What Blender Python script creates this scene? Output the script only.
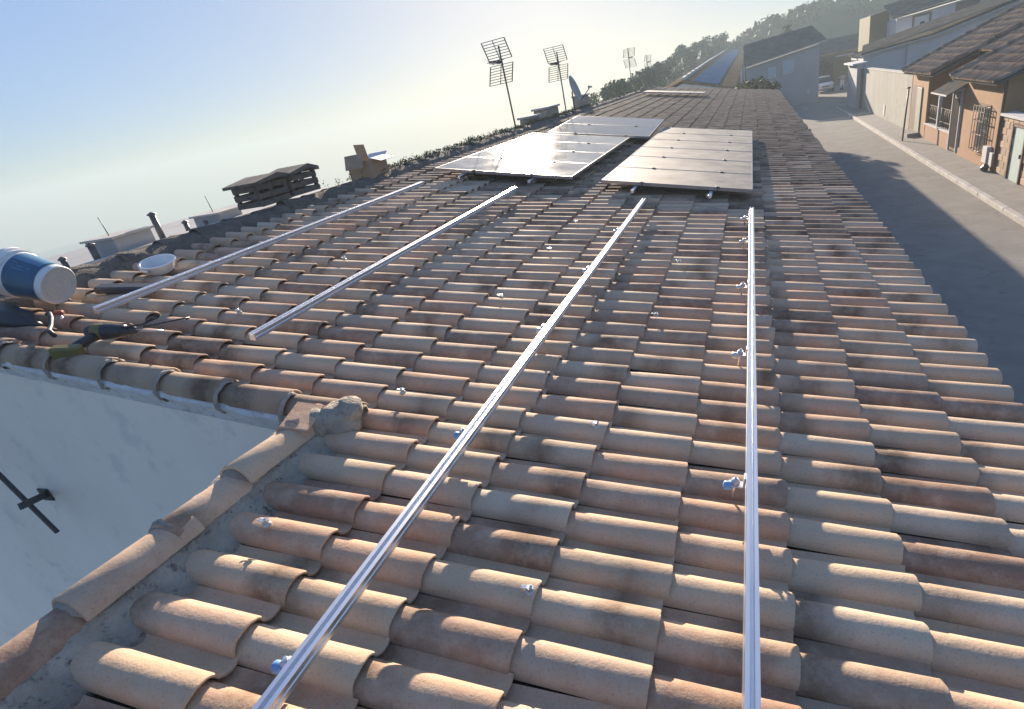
import bpy, bmesh, math, random
from math import sin, cos, tan, pi, radians, sqrt
from mathutils import Vector, Matrix, noise

random.seed(7)
scene = bpy.context.scene
for o in list(bpy.data.objects):
    bpy.data.objects.remove(o)
COL = scene.collection

# ------------------------------------------------------------------ camera
CAM = Vector((-0.09571, -1.21474, 1.57462))
YAW, PIT, ROLL = -0.386713807, -0.457208640, -0.198762578
_d = Vector((sin(YAW) * cos(PIT), cos(YAW) * cos(PIT), sin(PIT)))
_r0 = Vector((cos(YAW), -sin(YAW), 0))
_u0 = _r0.cross(_d)
_r = _r0 * cos(ROLL) + _u0 * sin(ROLL)
_u = -_r0 * sin(ROLL) + _u0 * cos(ROLL)
FPX, PPX, PPY = 569.388, 553.61, 380.65
cam_data = bpy.data.cameras.new("camera")
cam = bpy.data.objects.new("camera", cam_data)
COL.objects.link(cam)
cam.matrix_world = Matrix(((_r.x, _u.x, -_d.x, CAM.x), (_r.y, _u.y, -_d.y, CAM.y), (_r.z, _u.z, -_d.z, CAM.z), (0, 0, 0, 1)))
cam_data.sensor_width = 36
cam_data.sensor_fit = 'HORIZONTAL'
cam_data.lens = FPX / 1024 * 36
cam_data.shift_x = -(PPX - 512) / 1024
cam_data.shift_y = (PPY - 354.5) / 1024
cam_data.clip_start = 0.05
cam_data.clip_end = 3000
scene.camera = cam


def pixel(p):
    q = Vector(p) - CAM
    z = q.dot(_d)
    if z < 0.05:
        return None
    return (PPX + FPX * q.dot(_r) / z, PPY - FPX * q.dot(_u) / z)


# ------------------------------------------------------------------ light
SUN_AZ, SUN_EL = radians(-17.5), radians(13.5)
SKY_GAMMA = 0.36
world = bpy.data.worlds.new("World")
scene.world = world
world.use_nodes = True
wn = world.node_tree.nodes
sky = wn.new('ShaderNodeTexSky')
sky.sky_type = 'NISHITA'
sky.sun_disc = False
sky.sun_elevation = SUN_EL
sky.sun_rotation = SUN_AZ
sky.altitude = 0
sky.air_density = 0.55
sky.dust_density = 0.4
sky.ozone_density = 2.2
# the whole sky is compressed evenly by its own brightness, as the phone's tone curve did
wl = world.node_tree.links
bw = wn.new('ShaderNodeRGBToBW')
wl.new(sky.outputs[0], bw.inputs[0])
rc = wn.new('ShaderNodeMath')
rc.operation = 'POWER'
wl.new(bw.outputs[0], rc.inputs[0])
rc.inputs[1].default_value = SKY_GAMMA - 1.0
vm = wn.new('ShaderNodeVectorMath')
vm.operation = 'SCALE'
hs = wn.new('ShaderNodeHueSaturation')
hs.inputs['Saturation'].default_value = 0.97
wl.new(sky.outputs[0], hs.inputs['Color'])
wl.new(hs.outputs[0], vm.inputs[0])
wl.new(rc.outputs[0], vm.inputs['Scale'])
wl.new(vm.outputs[0], wn['Background'].inputs[0])
wn['Background'].inputs[1].default_value = 0.056
sd = bpy.data.lights.new("sun", 'SUN')
sd.energy = 2.5
sd.angle = radians(0.5)
sd.color = (1.0, 0.84, 0.66)
sun = bpy.data.objects.new("sun", sd)
COL.objects.link(sun)
sdir = Vector((sin(SUN_AZ) * cos(SUN_EL), cos(SUN_AZ) * cos(SUN_EL), sin(SUN_EL)))
sun.rotation_euler = sdir.to_track_quat('Z', 'Y').to_euler()
sun.location = (0, 0, 30)
scene.view_settings.view_transform = 'Standard'
scene.view_settings.look = 'None'
scene.view_settings.exposure = 2.48
scene.view_settings.gamma = 1
scene.view_settings.use_curve_mapping = False
scene.cycles.max_bounces = 8
scene.cycles.volume_bounces = 1
scene.cycles.use_denoising = True

# ------------------------------------------------------------------ constants
TILT = 0.1931966
CT, ST = cos(TILT), sin(TILT)
GZ = -3.2                      # street level


def S(s, y, h=0.0):            # roof coordinates (down-slope, along ridge, off the roof) -> world
    return Vector((s * CT + h * ST, y, -s * ST + h * CT))


# ------------------------------------------------------------------ materials
def N(nt, t, **kw):
    n = nt.nodes.new(t)
    for k, v in kw.items():
        if k in n.inputs.keys():
            n.inputs[k].default_value = v
        else:
            setattr(n, k, v)
    return n


def ramp(nt, stops, fac=None):
    r = nt.nodes.new('ShaderNodeValToRGB')
    e = r.color_ramp.elements
    while len(e) < len(stops):
        e.new(0.5)
    for el, (p, c) in zip(e, stops):
        el.position = p
        el.color = (*c, 1) if len(c) == 3 else c
    if fac is not None:
        nt.links.new(fac, r.inputs[0])
    return r


def math_node(nt, op, a, b=None, clamp=False):
    m = nt.nodes.new('ShaderNodeMath')
    m.operation = op
    m.use_clamp = clamp
    for i, v in enumerate((a, b)):
        if v is None:
            continue
        if hasattr(v, 'default_value'):
            nt.links.new(v, m.inputs[i])
        else:
            m.inputs[i].default_value = v
    return m.outputs[0]


def mix(nt, fac, a, b, blend='MIX'):
    m = nt.nodes.new('ShaderNodeMix')
    m.data_type = 'RGBA'
    m.blend_type = blend
    for s, v in ((m.inputs['Factor'], fac), (m.inputs['A'], a), (m.inputs['B'], b)):
        if hasattr(v, 'default_value'):
            nt.links.new(v, s)
        elif isinstance(v, (int, float)):
            s.default_value = v
        else:
            s.default_value = (*v, 1)
    return m.outputs['Result']


def new_mat(name):
    m = bpy.data.materials.new(name)
    m.use_nodes = True
    return m, m.node_tree, m.node_tree.nodes['Principled BSDF']


def surf(name, c1, c2, scale=4, rough=0.85, bump=0.15, bscale=60, metal=0.0, c3=None, streak=0, spec=0.5, detail=6, vary=0.0):
    """two or three colour mottled surface with fine relief"""
    m, nt, b = new_mat(name)
    geo = N(nt, 'ShaderNodeNewGeometry')
    pos = geo.outputs['Position']
    n1 = N(nt, 'ShaderNodeTexNoise', Scale=scale, Detail=detail, Roughness=0.62)
    if streak:
        mp = N(nt, 'ShaderNodeMapping')
        mp.inputs['Scale'].default_value = (1, 1, 1.0 / streak)
        nt.links.new(pos, mp.inputs[0])
        nt.links.new(mp.outputs[0], n1.inputs['Vector'])
    else:
        nt.links.new(pos, n1.inputs['Vector'])
    col = ramp(nt, [(0.32, c1), (0.68, c2)], n1.outputs[0]).outputs[0]
    if c3 is not None:
        n3 = N(nt, 'ShaderNodeTexNoise', Scale=scale * 2.7, Detail=5, Roughness=0.7)
        nt.links.new(pos, n3.inputs['Vector'])
        f3 = ramp(nt, [(0.56, (0, 0, 0)), (0.68, (1, 1, 1))], n3.outputs[0]).outputs[0]
        col = mix(nt, f3, col, c3)
    if vary:
        oi = N(nt, 'ShaderNodeObjectInfo')
        v = ramp(nt, [(0, (1 - vary,) * 3), (1, (1 + vary * 0.5,) * 3)], oi.outputs['Random']).outputs[0]
        col = mix(nt, 1.0, col, v, 'MULTIPLY')
    nt.links.new(col, b.inputs['Base Color'])
    b.inputs['Roughness'].default_value = rough
    b.inputs['Metallic'].default_value = metal
    b.inputs['Specular IOR Level'].default_value = spec
    if bump:
        n2 = N(nt, 'ShaderNodeTexNoise', Scale=bscale, Detail=4, Roughness=0.6)
        nt.links.new(pos, n2.inputs['Vector'])
        bp = N(nt, 'ShaderNodeBump', Strength=bump, Distance=0.02)
        nt.links.new(n2.outputs[0], bp.inputs['Height'])
        nt.links.new(bp.outputs[0], b.inputs['Normal'])
    return m


def tile_material(name, gain=1.0, scorch=(.22, .45, .85)):
    m, nt, b = new_mat(name)
    oi = N(nt, 'ShaderNodeObjectInfo')
    at = N(nt, 'ShaderNodeAttribute', attribute_name='tone')
    tone = math_node(nt, 'FRACT', math_node(nt, 'ADD', oi.outputs['Random'], at.outputs['Fac']))
    t2 = math_node(nt, 'FRACT', math_node(nt, 'MULTIPLY', tone, 37.7))
    t3 = math_node(nt, 'FRACT', math_node(nt, 'MULTIPLY', tone, 91.3))
    geo = N(nt, 'ShaderNodeNewGeometry')
    pos = geo.outputs['Position']
    uv = N(nt, 'ShaderNodeUVMap', uv_map='UVMap')
    sx = N(nt, 'ShaderNodeSeparateXYZ')
    nt.links.new(uv.outputs[0], sx.inputs[0])
    g = gain
    base = ramp(nt, [(0.0, (.41 * g, .285 * g, .188 * g)), (0.22, (.46 * g, .34 * g, .232 * g)), (0.40, (.42 * g, .25 * g, .16 * g)),
                     (0.58, (.48 * g, .37 * g, .265 * g)), (0.74, (.37 * g, .255 * g, .178 * g)), (0.86, (.27 * g, .165 * g, .112 * g)), (0.93, (.22 * g, .14 * g, .10 * g)), (1.0, (.39 * g, .29 * g, .205 * g))], tone).outputs[0]
    # scorched bands from the kiln, along or across the tile
    nb = N(nt, 'ShaderNodeTexNoise', Scale=4.0, Detail=4, Roughness=0.5)
    nt.links.new(pos, nb.inputs['Vector'])
    u = sx.outputs[0]
    us = math_node(nt, 'ABSOLUTE', math_node(nt, 'SUBTRACT', u, t2))
    w = math_node(nt, 'ADD', math_node(nt, 'MULTIPLY', us, 1.15), math_node(nt, 'MULTIPLY', nb.outputs[0], 0.62))
    band = ramp(nt, [(0.34, (1, 1, 1)), (0.66, (0, 0, 0))], w).outputs[0]
    amt = ramp(nt, [(scorch[0], (0, 0, 0)), (scorch[1], (.66, .66, .66)), (scorch[2], (.95, .95, .95))], t3).outputs[0]
    burn = mix(nt, 1.0, band, amt, 'MULTIPLY')
    col = mix(nt, burn, base, (.15 * g, .095 * g, .062 * g))
    # pale dust and small speckles
    n1 = N(nt, 'ShaderNodeTexNoise', Scale=11, Detail=7, Roughness=0.68)
    nt.links.new(pos, n1.inputs['Vector'])
    d = ramp(nt, [(0.42, (0, 0, 0)), (0.72, (.6, .6, .6))], n1.outputs[0]).outputs[0]
    col = mix(nt, d, col, (.47 * g, .365 * g, .265 * g))
    n2 = N(nt, 'ShaderNodeTexNoise', Scale=130, Detail=3, Roughness=0.6)
    nt.links.new(pos, n2.inputs['Vector'])
    sp = ramp(nt, [(0.30, (.80, .80, .80)), (0.44, (1, 1, 1)), (0.75, (1.06, 1.06, 1.06))], n2.outputs[0]).outputs[0]
    col = mix(nt, 1.0, col, sp, 'MULTIPLY')
    nd = N(nt, 'ShaderNodeTexNoise', Scale=28, Detail=4, Roughness=0.7)
    nt.links.new(pos, nd.inputs['Vector'])
    ds = ramp(nt, [(0.67, (0, 0, 0)), (0.78, (.5, .5, .5))], nd.outputs[0]).outputs[0]
    col = mix(nt, ds, col, (.085 * g, .075 * g, .065 * g))
    nt.links.new(col, b.inputs['Base Color'])
    b.inputs['Roughness'].default_value = 0.82
    b.inputs['Specular IOR Level'].default_value = 0.15
    bp = N(nt, 'ShaderNodeBump', Strength=0.25, Distance=0.004)
    nt.links.new(n2.outputs[0], bp.inputs['Height'])
    bp2 = N(nt, 'ShaderNodeBump', Strength=0.25, Distance=0.02)
    nt.links.new(n1.outputs[0], bp2.inputs['Height'])
    nt.links.new(bp.outputs[0], bp2.inputs['Normal'])
    nt.links.new(bp2.outputs[0], b.inputs['Normal'])
    return m


def plain(name, c, rough=0.5, metal=0.0, spec=0.5, bump=0.05, bscale=80):
    return surf(name, tuple(v * 0.9 for v in c), tuple(min(1, v * 1.08) for v in c), 6, rough, bump, bscale, metal, spec=spec)


M = {}
M['tile'] = tile_material('terracotta', 1.3, (.34, .62, .97))
M['tile_scorched'] = tile_material('scorched_terracotta', .95, (.0, .02, .2))
M['tile_far'] = tile_material('terracotta_dark', 0.78, (.0, .25, .8))
M['ridge_dirt'] = surf('dirty_ridge', (.10, .085, .07), (.19, .155, .125), 7, .95, .8, 45, c3=(.06, .055, .04))
M['mortar'] = surf('mortar', (.30, .26, .205), (.46, .405, .33), 9, .95, .8, 70, c3=(.14, .12, .10))
M['mortar_pale'] = surf('mortar_pale', (.40, .385, .37), (.62, .605, .585), 9, .95, .6, 60, c3=(.30, .285, .265))
M['mortar_white'] = surf('limewashed_mortar', (.58, .57, .555), (.76, .75, .735), 8, .95, .6, 50, c3=(.42, .41, .395))
M['white_wall'] = surf('white_render', (.87, .775, .65), (.95, .86, .735), 1.3, .92, .45, 14, c3=(.77, .705, .62), streak=3)
M['deck'] = plain('roof_deck', (.12, .09, .07), .95)
M['alu'] = surf('aluminium', (.70, .73, .78), (.78, .80, .84), 3, .36, .0, 200, 1.0)
M['steel'] = plain('galvanised_steel', (.62, .64, .66), .38, .9)
M['dark_steel'] = plain('dark_steel', (.07, .075, .085), .5, .6)
M['blue_cap'] = plain('blue_plastic', (.18, .36, .66), .45)
M['white_plastic'] = plain('white_plastic', (.74, .74, .73), .42, bump=.02)
M['white_sealant'] = plain('sealant', (.52, .51, .49), .6)
M['grey_plastic'] = plain('grey_plastic', (.52, .51, .49), .75, spec=.2, bump=.02)
M['label_blue'] = surf('label_blue', (.03, .085, .145), (.05, .13, .21), 9, .4, .0, 50)
M['label_light'] = plain('label_light_blue', (.10, .24, .36), .4, bump=0)
M['drill_black'] = plain('drill_black', (.03, .032, .036), .45)
M['drill_yellow'] = plain('drill_yellow', (.15, .125, .035), .5)
M['cable'] = plain('cable_rubber', (.025, .025, .03), .5)
M['red'] = plain('red_tape', (.30, .07, .05), .6)
M['wood'] = surf('weathered_wood', (.085, .08, .07), (.15, .135, .115), 14, .9, .3, 80)
M['card'] = surf('cardboard', (.30, .22, .15), (.38, .29, .20), 8, .9, .1, 60)
M['card_pale'] = plain('printed_card', (.62, .60, .60), .55)
M['frame'] = plain('panel_frame', (.30, .30, .31), .4, .8)
M['asphalt'] = surf('asphalt', (.245, .225, .198), (.305, .28, .245), 1.3, .93, .4, 140, c3=(.205, .188, .165), spec=.1)
M['pave'] = surf('pavement', (.19, .178, .165), (.26, .242, .22), 1.6, .93, .4, 40, c3=(.155, .145, .13))
M['kerb'] = surf('kerb_concrete', (.34, .325, .30), (.48, .46, .43), 2.2, .9, .4, 40, c3=(.30, .28, .26))
M['earth'] = surf('dry_earth', (.055, .065, .045), (.10, .10, .07), .05, .95, .5, 3, spec=0.0)
M['hill'] = surf('scrub_hill', (.05, .055, .036), (.10, .095, .065), .09, .95, .5, 1.5, c3=(.05, .06, .035), spec=0.0)
M['orange'] = surf('ochre_render', (.29, .158, .075), (.36, .197, .095), 1.4, .9, .25, 50)
M['pinkish'] = surf('salmon_render', (.29, .155, .09), (.34, .185, .11), 1.2, .9, .25, 50)
M['concrete'] = surf('concrete_wall', (.225, .218, .19), (.33, .32, .285), 1.6, .92, .3, 30, streak=9, c3=(.165, .157, .14))
M['house_white'] = surf('pale_render', (.44, .44, .44), (.54, .535, .53), .8, .9, .2, 30)
M['house_grey'] = surf('grey_render', (.27, .28, .29), (.34, .345, .35), .7, .9, .2, 30)
M['yellow_wall'] = surf('yellow_render', (.15, .13, .078), (.19, .165, .10), .8, .9, .2, 30, streak=4)
M['brick_stone'] = surf('cream_stone', (.38, .26, .165), (.50, .355, .235), 5, .9, .4, 50, vary=.3)
M['brown'] = plain('brown_paint', (.13, .065, .045), .5)
M['iron'] = plain('brown_iron', (.09, .055, .045), .5, .3)
M['door_pale'] = plain('pale_door', (.20, .205, .165), .7)
M['door_teal'] = plain('pale_teal_door', (.40, .50, .46), .5)
M['window'] = plain('window_glass', (.025, .022, .022), .3, spec=.25, bump=0)
M['shutter'] = plain('roller_shutter', (.33, .42, .48), .6)
M['shutter_brown'] = plain('brown_shutter', (.17, .10, .08), .6)
M['roof_dark'] = surf('grey_roof', (.085, .078, .07), (.15, .135, .12), 1.5, .9, .4, 12, spec=0.0)
M['tan_roof'] = surf('tan_roof', (.13, .095, .06), (.19, .14, .09), 1.2, .95, .5, 10, spec=0.0)
M['panel_sky_blue'] = plain('painted_sky_reflection', (.06, .12, .22), .8, spec=0.0)  # matte blue painted in place of the sky reflected by the roof panels
M['dish'] = plain('dish_paint', (.34, .36, .33), .5, .2)
M['car_white'] = plain('white_car_paint', (.76, .77, .78), .22, bump=0)
M['tyre'] = plain('tyre_rubber', (.02, .02, .02), .8)
M['lamp_red'] = plain('tail_lamp', (.4, .02, .02), .25, bump=0)
M['bark'] = surf('bark', (.07, .05, .04), (.14, .11, .08), 8, .95, .5, 30)
M['rubbish'] = plain('bin_bag', (.03, .03, .035), .4)


def leaf_mat(name, c1, c2):
    m, nt, b = new_mat(name)
    oi = N(nt, 'ShaderNodeObjectInfo')
    at = N(nt, 'ShaderNodeAttribute', attribute_name='tone')
    f = math_node(nt, 'FRACT', math_node(nt, 'ADD', oi.outputs['Random'], at.outputs['Fac']))
    col = ramp(nt, [(0, c1), (1, c2)], f).outputs[0]
    nt.links.new(col, b.inputs['Base Color'])
    b.inputs['Roughness'].default_value = .7
    b.inputs['Specular IOR Level'].default_value = .3
    return m


M['pine_leaf'] = leaf_mat('pine_foliage', (.045, .065, .03), (.09, .115, .05))
M['shrub_leaf'] = leaf_mat('shrub_foliage', (.05, .065, .03), (.11, .12, .06))
M['weed'] = leaf_mat('weed_foliage', (.08, .085, .04), (.15, .14, .07))


GL0, GL1, GLD = .60, .68, .7


def panel_glass(name, r_lo, r_hi, dusty):
    m, nt, b = new_mat(name)
    geo = N(nt, 'ShaderNodeNewGeometry')
    n = N(nt, 'ShaderNodeTexNoise', Scale=2.5, Detail=6, Roughness=.6)
    nt.links.new(geo.outputs['Position'], n.inputs['Vector'])
    uv = N(nt, 'ShaderNodeUVMap', uv_map='UVMap')
    br = N(nt, 'ShaderNodeTexBrick', Scale=1.0)
    br.offset = 0
    br.inputs['Color1'].default_value = (.014, .018, .035, 1)
    br.inputs['Color2'].default_value = (.018, .022, .042, 1)
    br.inputs['Mortar'].default_value = (.03, .034, .05, 1)
    br.inputs['Mortar Size'].default_value = .004
    br.inputs['Brick Width'].default_value = .1
    br.inputs['Row Height'].default_value = .1667
    nt.links.new(uv.outputs[0], br.inputs['Vector'])
    dust = ramp(nt, [(.3, (.0, .0, .0)), (.75, (dusty,) * 3)], n.outputs[0]).outputs[0]
    col = mix(nt, dust, br.outputs[0], (.42, .38, .32))
    nt.links.new(col, b.inputs['Base Color'])
    r = ramp(nt, [(.3, (r_lo,) * 3), (.75, (r_hi,) * 3)], n.outputs[0]).outputs[0]
    nt.links.new(r, b.inputs['Roughness'])
    b.inputs['IOR'].default_value = 1.52
    b.inputs['Specular IOR Level'].default_value = .6
    return m


M['glass'] = panel_glass('solar_glass', GL0, GL1, GLD)
M['glass_left'] = panel_glass('sheeny_solar_glass', .09, .14, .85)
M['glass_clear'] = panel_glass('clear_solar_glass', .10, .16, .12)


# ------------------------------------------------------------------ mesh helpers
class MB:
    """collects shapes and links them as one mesh object"""

    def __init__(self):
        self.v, self.f, self.sm, self.tone, self.uv = [], [], [], [], []

    def face(self, pts, smooth=False, tone=0.0, uv=None):
        i = len(self.v)
        self.v += [Vector(p) for p in pts]
        self.f.append(tuple(range(i, i + len(pts))))
        self.sm.append(smooth)
        self.tone.append(tone)
        self.uv.append(uv or [(0, 0)] * len(pts))

    def add(self, verts, faces, smooth=False, tone=0.0, uvs=None):
        i = len(self.v)
        self.v += [Vector(p) for p in verts]
        for f in faces:
            self.f.append(tuple(i + k for k in f))
            self.sm.append(smooth)
            self.tone.append(tone)
            self.uv.append([uvs[k] for k in f] if uvs else [(0, 0)] * len(f))
        return self

    def box(self, c, size, rot=None, bevel=0.0):
        hx, hy, hz = (s / 2 for s in size)
        c = Vector(c)
        rot = rot or Matrix.Identity(3)
        if bevel > 0:
            b = min(bevel, hx * .9, hy * .9, hz * .9)
            vs, fs, idx = [], [], {}
            for sx in (-1, 1):
                for sy in (-1, 1):
                    for sz in (-1, 1):
                        for ax in range(3):
                            p = [sx * (hx - b), sy * (hy - b), sz * (hz - b)]
                            p[ax] = (sx * hx, sy * hy, sz * hz)[ax]
                            idx[(sx, sy, sz, ax)] = len(vs)
                            vs.append(c + rot @ Vector(p))
            for ax in range(3):
                o = [k for k in range(3) if k != ax]
                for s in (-1, 1):
                    q = []
                    for a, bb in ((-1, -1), (1, -1), (1, 1), (-1, 1)):
                        k = [0, 0, 0]
                        k[ax], k[o[0]], k[o[1]] = s, a, bb
                        q.append(idx[(*k, ax)])
                    flip = (s > 0) == (ax == 1)
                    fs.append(tuple(reversed(q)) if flip else tuple(q))
            for a in range(3):
                for b2 in range(a + 1, 3):
                    o = 3 - a - b2
                    for s1 in (-1, 1):
                        for s2 in (-1, 1):
                            k0, k1 = [0] * 3, [0] * 3
                            k0[a] = k1[a] = s1
                            k0[b2] = k1[b2] = s2
                            k0[o], k1[o] = -1, 1
                            fs.append((idx[(*k0, a)], idx[(*k1, a)], idx[(*k1, b2)], idx[(*k0, b2)]))
            for sx in (-1, 1):
                for sy in (-1, 1):
                    for sz in (-1, 1):
                        fs.append(tuple(idx[(sx, sy, sz, a)] for a in range(3)))
            return self.add(vs, fs)
        vs = [c + rot @ Vector((x * hx, y * hy, z * hz)) for x in (-1, 1) for y in (-1, 1) for z in (-1, 1)]
        return self.add(vs, [(0, 1, 3, 2), (4, 6, 7, 5), (0, 4, 5, 1), (2, 3, 7, 6), (0, 2, 6, 4), (1, 5, 7, 3)])

    def tube(self, pts, r, n=8, caps=True, r2=None):
        pts = [Vector(p) for p in pts]
        rings, vs, fs = [], [], []
        up = Vector((0.13, 0.21, 0.97))
        for i, p in enumerate(pts):
            t = (pts[min(i + 1, len(pts) - 1)] - pts[max(i - 1, 0)]).normalized()
            a = t.cross(up)
            if a.length < 1e-3:
                a = t.cross(Vector((1, 0, 0)))
            a.normalize()
            b = t.cross(a)
            rr = r if r2 is None else r + (r2 - r) * i / max(1, len(pts) - 1)
            rings.append(len(vs))
            vs += [p + a * rr * cos(2 * pi * k / n) + b * rr * sin(2 * pi * k / n) for k in range(n)]
        for q in range(len(pts) - 1):
            for k in range(n):
                fs.append((rings[q] + k, rings[q] + (k + 1) % n, rings[q + 1] + (k + 1) % n, rings[q + 1] + k))
        self.add(vs, fs, True)
        if caps:
            self.add([vs[k] for k in range(n)], [tuple(range(n))])
            self.add([vs[rings[-1] + k] for k in range(n)], [tuple(reversed(range(n)))])
        return self

    def lathe(self, prof, origin, axis, n=32, smooth=True, a0=0.0, a1=2 * pi):
        """prof: list of (radius, distance along axis)"""
        axis = Vector(axis).normalized()
        a = axis.cross(Vector((0, 0, 1)))
        if a.length < 1e-3:
            a = Vector((1, 0, 0))
        a.normalize()
        b = axis.cross(a)
        o = Vector(origin)
        full = abs(a1 - a0 - 2 * pi) < 1e-6
        m = n if full else n + 1
        vs, fs = [], []
        for r, d in prof:
            vs += [o + axis * d + (a * cos(a0 + (a1 - a0) * k / n) + b * sin(a0 + (a1 - a0) * k / n)) * max(r, 1e-4) for k in range(m)]
        for i in range(len(prof) - 1):
            for k in range(n):
                k2 = (k + 1) % m
                fs.append((i * m + k, i * m + k2, (i + 1) * m + k2, (i + 1) * m + k))
        return self.add(vs, fs, smooth)

    def prism(self, poly, ex):
        """closed polygon (list of points) pushed along the vector ex"""
        p = [Vector(q) for q in poly]
        e = Vector(ex)
        n = len(p)
        self.add(p, [tuple(range(n))])
        self.add([q + e for q in p], [tuple(reversed(range(n)))])
        for i in range(n):
            j = (i + 1) % n
            self.add([p[i], p[j], p[j] + e, p[i] + e], [(3, 2, 1, 0)])
        return self

    def mesh(self, name, origin=(0, 0, 0)):
        me = bpy.data.meshes.new(name)
        o = Vector(origin)
        me.from_pydata([tuple(p - o) for p in self.v], [], self.f)
        me.polygons.foreach_set('use_smooth', self.sm)
        at = me.attributes.new('tone', 'FLOAT', 'FACE')
        at.data.foreach_set('value', self.tone)
        uvl = me.uv_layers.new(name='UVMap')
        flat = [c for f in self.uv for p in f for c in p]
        uvl.data.foreach_set('uv', flat)
        me.update()
        return me

    def fix(self, me):
        bm = bmesh.new()
        bm.from_mesh(me)
        bmesh.ops.remove_doubles(bm, verts=bm.verts, dist=1e-5)
        bmesh.ops.recalc_face_normals(bm, faces=bm.faces)
        bm.to_mesh(me)
        bm.free()
        return me

    def build(self, name, mat, parent=None, origin=None, weld=True, sharp=None):
        org = Vector(origin) if origin is not None else (parent_origin(parent) if parent else Vector((0, 0, 0)))
        me = self.mesh(name, org)
        if weld:
            self.fix(me)
        if sharp:
            me.set_sharp_from_angle(angle=radians(sharp))
        me.materials.append(mat)
        ob = bpy.data.objects.new(name, me)
        COL.objects.link(ob)
        if parent:
            ob.parent = parent
        else:
            ob.location = org
        return ob


def parent_origin(p):
    o = Vector((0, 0, 0))
    while p:
        o = o + p.location
        p = p.parent
    return o


def tag(o, label=None, cat=None, group=None, kind=None):
    if label:
        o['label'] = label
    if cat:
        o['category'] = cat
    if group:
        o['group'] = group
    if kind:
        o['kind'] = kind
    return o


def thing(name, label, cat, loc, group=None):
    o = bpy.data.objects.new(name, None)
    COL.objects.link(o)
    o.location = Vector(loc)
    o.empty_display_size = .2
    return tag(o, label, cat, group)


def struct(name, mb, mat, **kw):
    return tag(mb.build(name, mat, **kw), kind='structure')


def dup(root, loc, label, group=None):
    """copy of a thing with its parts and sub-parts"""
    r = root.copy()
    COL.objects.link(r)
    r.location = Vector(loc)
    r['label'] = label
    if group:
        r['group'] = group
    for ch in list(root.children):
        c = ch.copy()
        COL.objects.link(c)
        c.parent = r
        for g in list(ch.children):
            d = g.copy()
            COL.objects.link(d)
            d.parent = c
    return r


def R3(ax, a):
    return Matrix.Rotation(a, 3, ax)


ROOF_ROT = Matrix((S(1, 0), Vector((0, 1, 0)), S(0, 0, 1))).transposed()   # roof axes -> world

# ------------------------------------------------------------------ ground, street
g = MB()
nx, ny = 90, 60
xs = [-940 + 1280 * (i / nx) ** .7 for i in range(nx + 1)]
ys = [-95 + 690 * (j / ny) ** 1.4 for j in range(ny + 1)]


def ground_z(x, y):
    t = min(1, max(0, (-24 - x) / 300))
    return GZ - .03 - 62 * t * t * (3 - 2 * t)


for j in range(ny):
    for i in range(nx):
        g.face([(x, y, ground_z(x, y)) for x, y in ((xs[i], ys[j]), (xs[i + 1], ys[j]), (xs[i + 1], ys[j + 1]), (xs[i], ys[j + 1]))], True)
struct('ground', g, M['earth'])
g = MB()
for j in range(30):
    y0, y1 = -20 + j * 4, -16 + j * 4
    g.face([(1.0, y0, GZ), (5.95, y0, GZ), (5.95, y1, GZ), (1.0, y1, GZ)])
g.face([(5.95, 52, GZ), (14, 56, GZ), (14, 100, GZ), (5.95, 100, GZ)])
struct('road', g, M['asphalt'])
g = MB()
g.box((6.62, 18, GZ + .03), (1.04, 68, .18))
struct('pavement', g, M['pave'])
kerb = tag(MB().box((6.03, 18, GZ + .0), (.13, 68, .16)).build('kerb', M['kerb']), kind='structure')
kmesh = MB().box((0, 0, 0), (.15, .985, .1), bevel=.012).mesh('kerb_stone')
kmesh.materials.append(M['kerb'])
for i in range(60):
    yk = -12 + i + random.uniform(-.004, .004)
    k = bpy.data.objects.new('kerb_stone', kmesh)
    COL.objects.link(k)
    k.parent = kerb
    k.location = (6.025 + random.uniform(-.006, .006), yk, GZ + .09 + random.uniform(-.004, .004))
# low hills behind the town
hb = MB()
prof = [(-16, -1.8), (-12, -1.2), (-8, .0), (-3, .6), (-1, .91), (1, 1.39), (2.8, 1.75), (3.7, 1.72), (4.8, 2.05), (5.9, 2.16), (7, 1.85), (8, 1.72), (10.6, 1.5), (14, 2.2), (20, 2.6), (30, 2.2), (50, 1.0)]


def el_at(a):
    for (a0, e0), (a1, e1) in zip(prof, prof[1:]):
        if a0 <= a <= a1:
            return e0 + (e1 - e0) * (a - a0) / (a1 - a0)
    return -1.0


na, nr = 140, 12
gridv = []
for j in range(nr + 1):
    d = 120 + 90 * j / nr
    row = []
    for i in range(na + 1):
        a = -16 + 70 * i / na
        top = CAM.z + 185 * tan(radians(el_at(a)))
        t = min(1, j / (nr * .4))
        z = GZ - .4 + (top - GZ + .4) * t * (1 - .12 * max(0, j / nr - .4))
        z += noise.noise(Vector((a * .9, d * .05, 1))) * .5 * t + noise.noise(Vector((a * 3, d * .2, 4))) * .3 * t
        row.append(Vector((CAM.x + d * sin(radians(a)), CAM.y + d * cos(radians(a)), z)))
    gridv.append(row)
for j in range(nr):
    for i in range(na):
        hb.face([gridv[j][i], gridv[j][i + 1], gridv[j + 1][i + 1], gridv[j + 1][i]], True)
struct('hills', hb, M['hill'])


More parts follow.
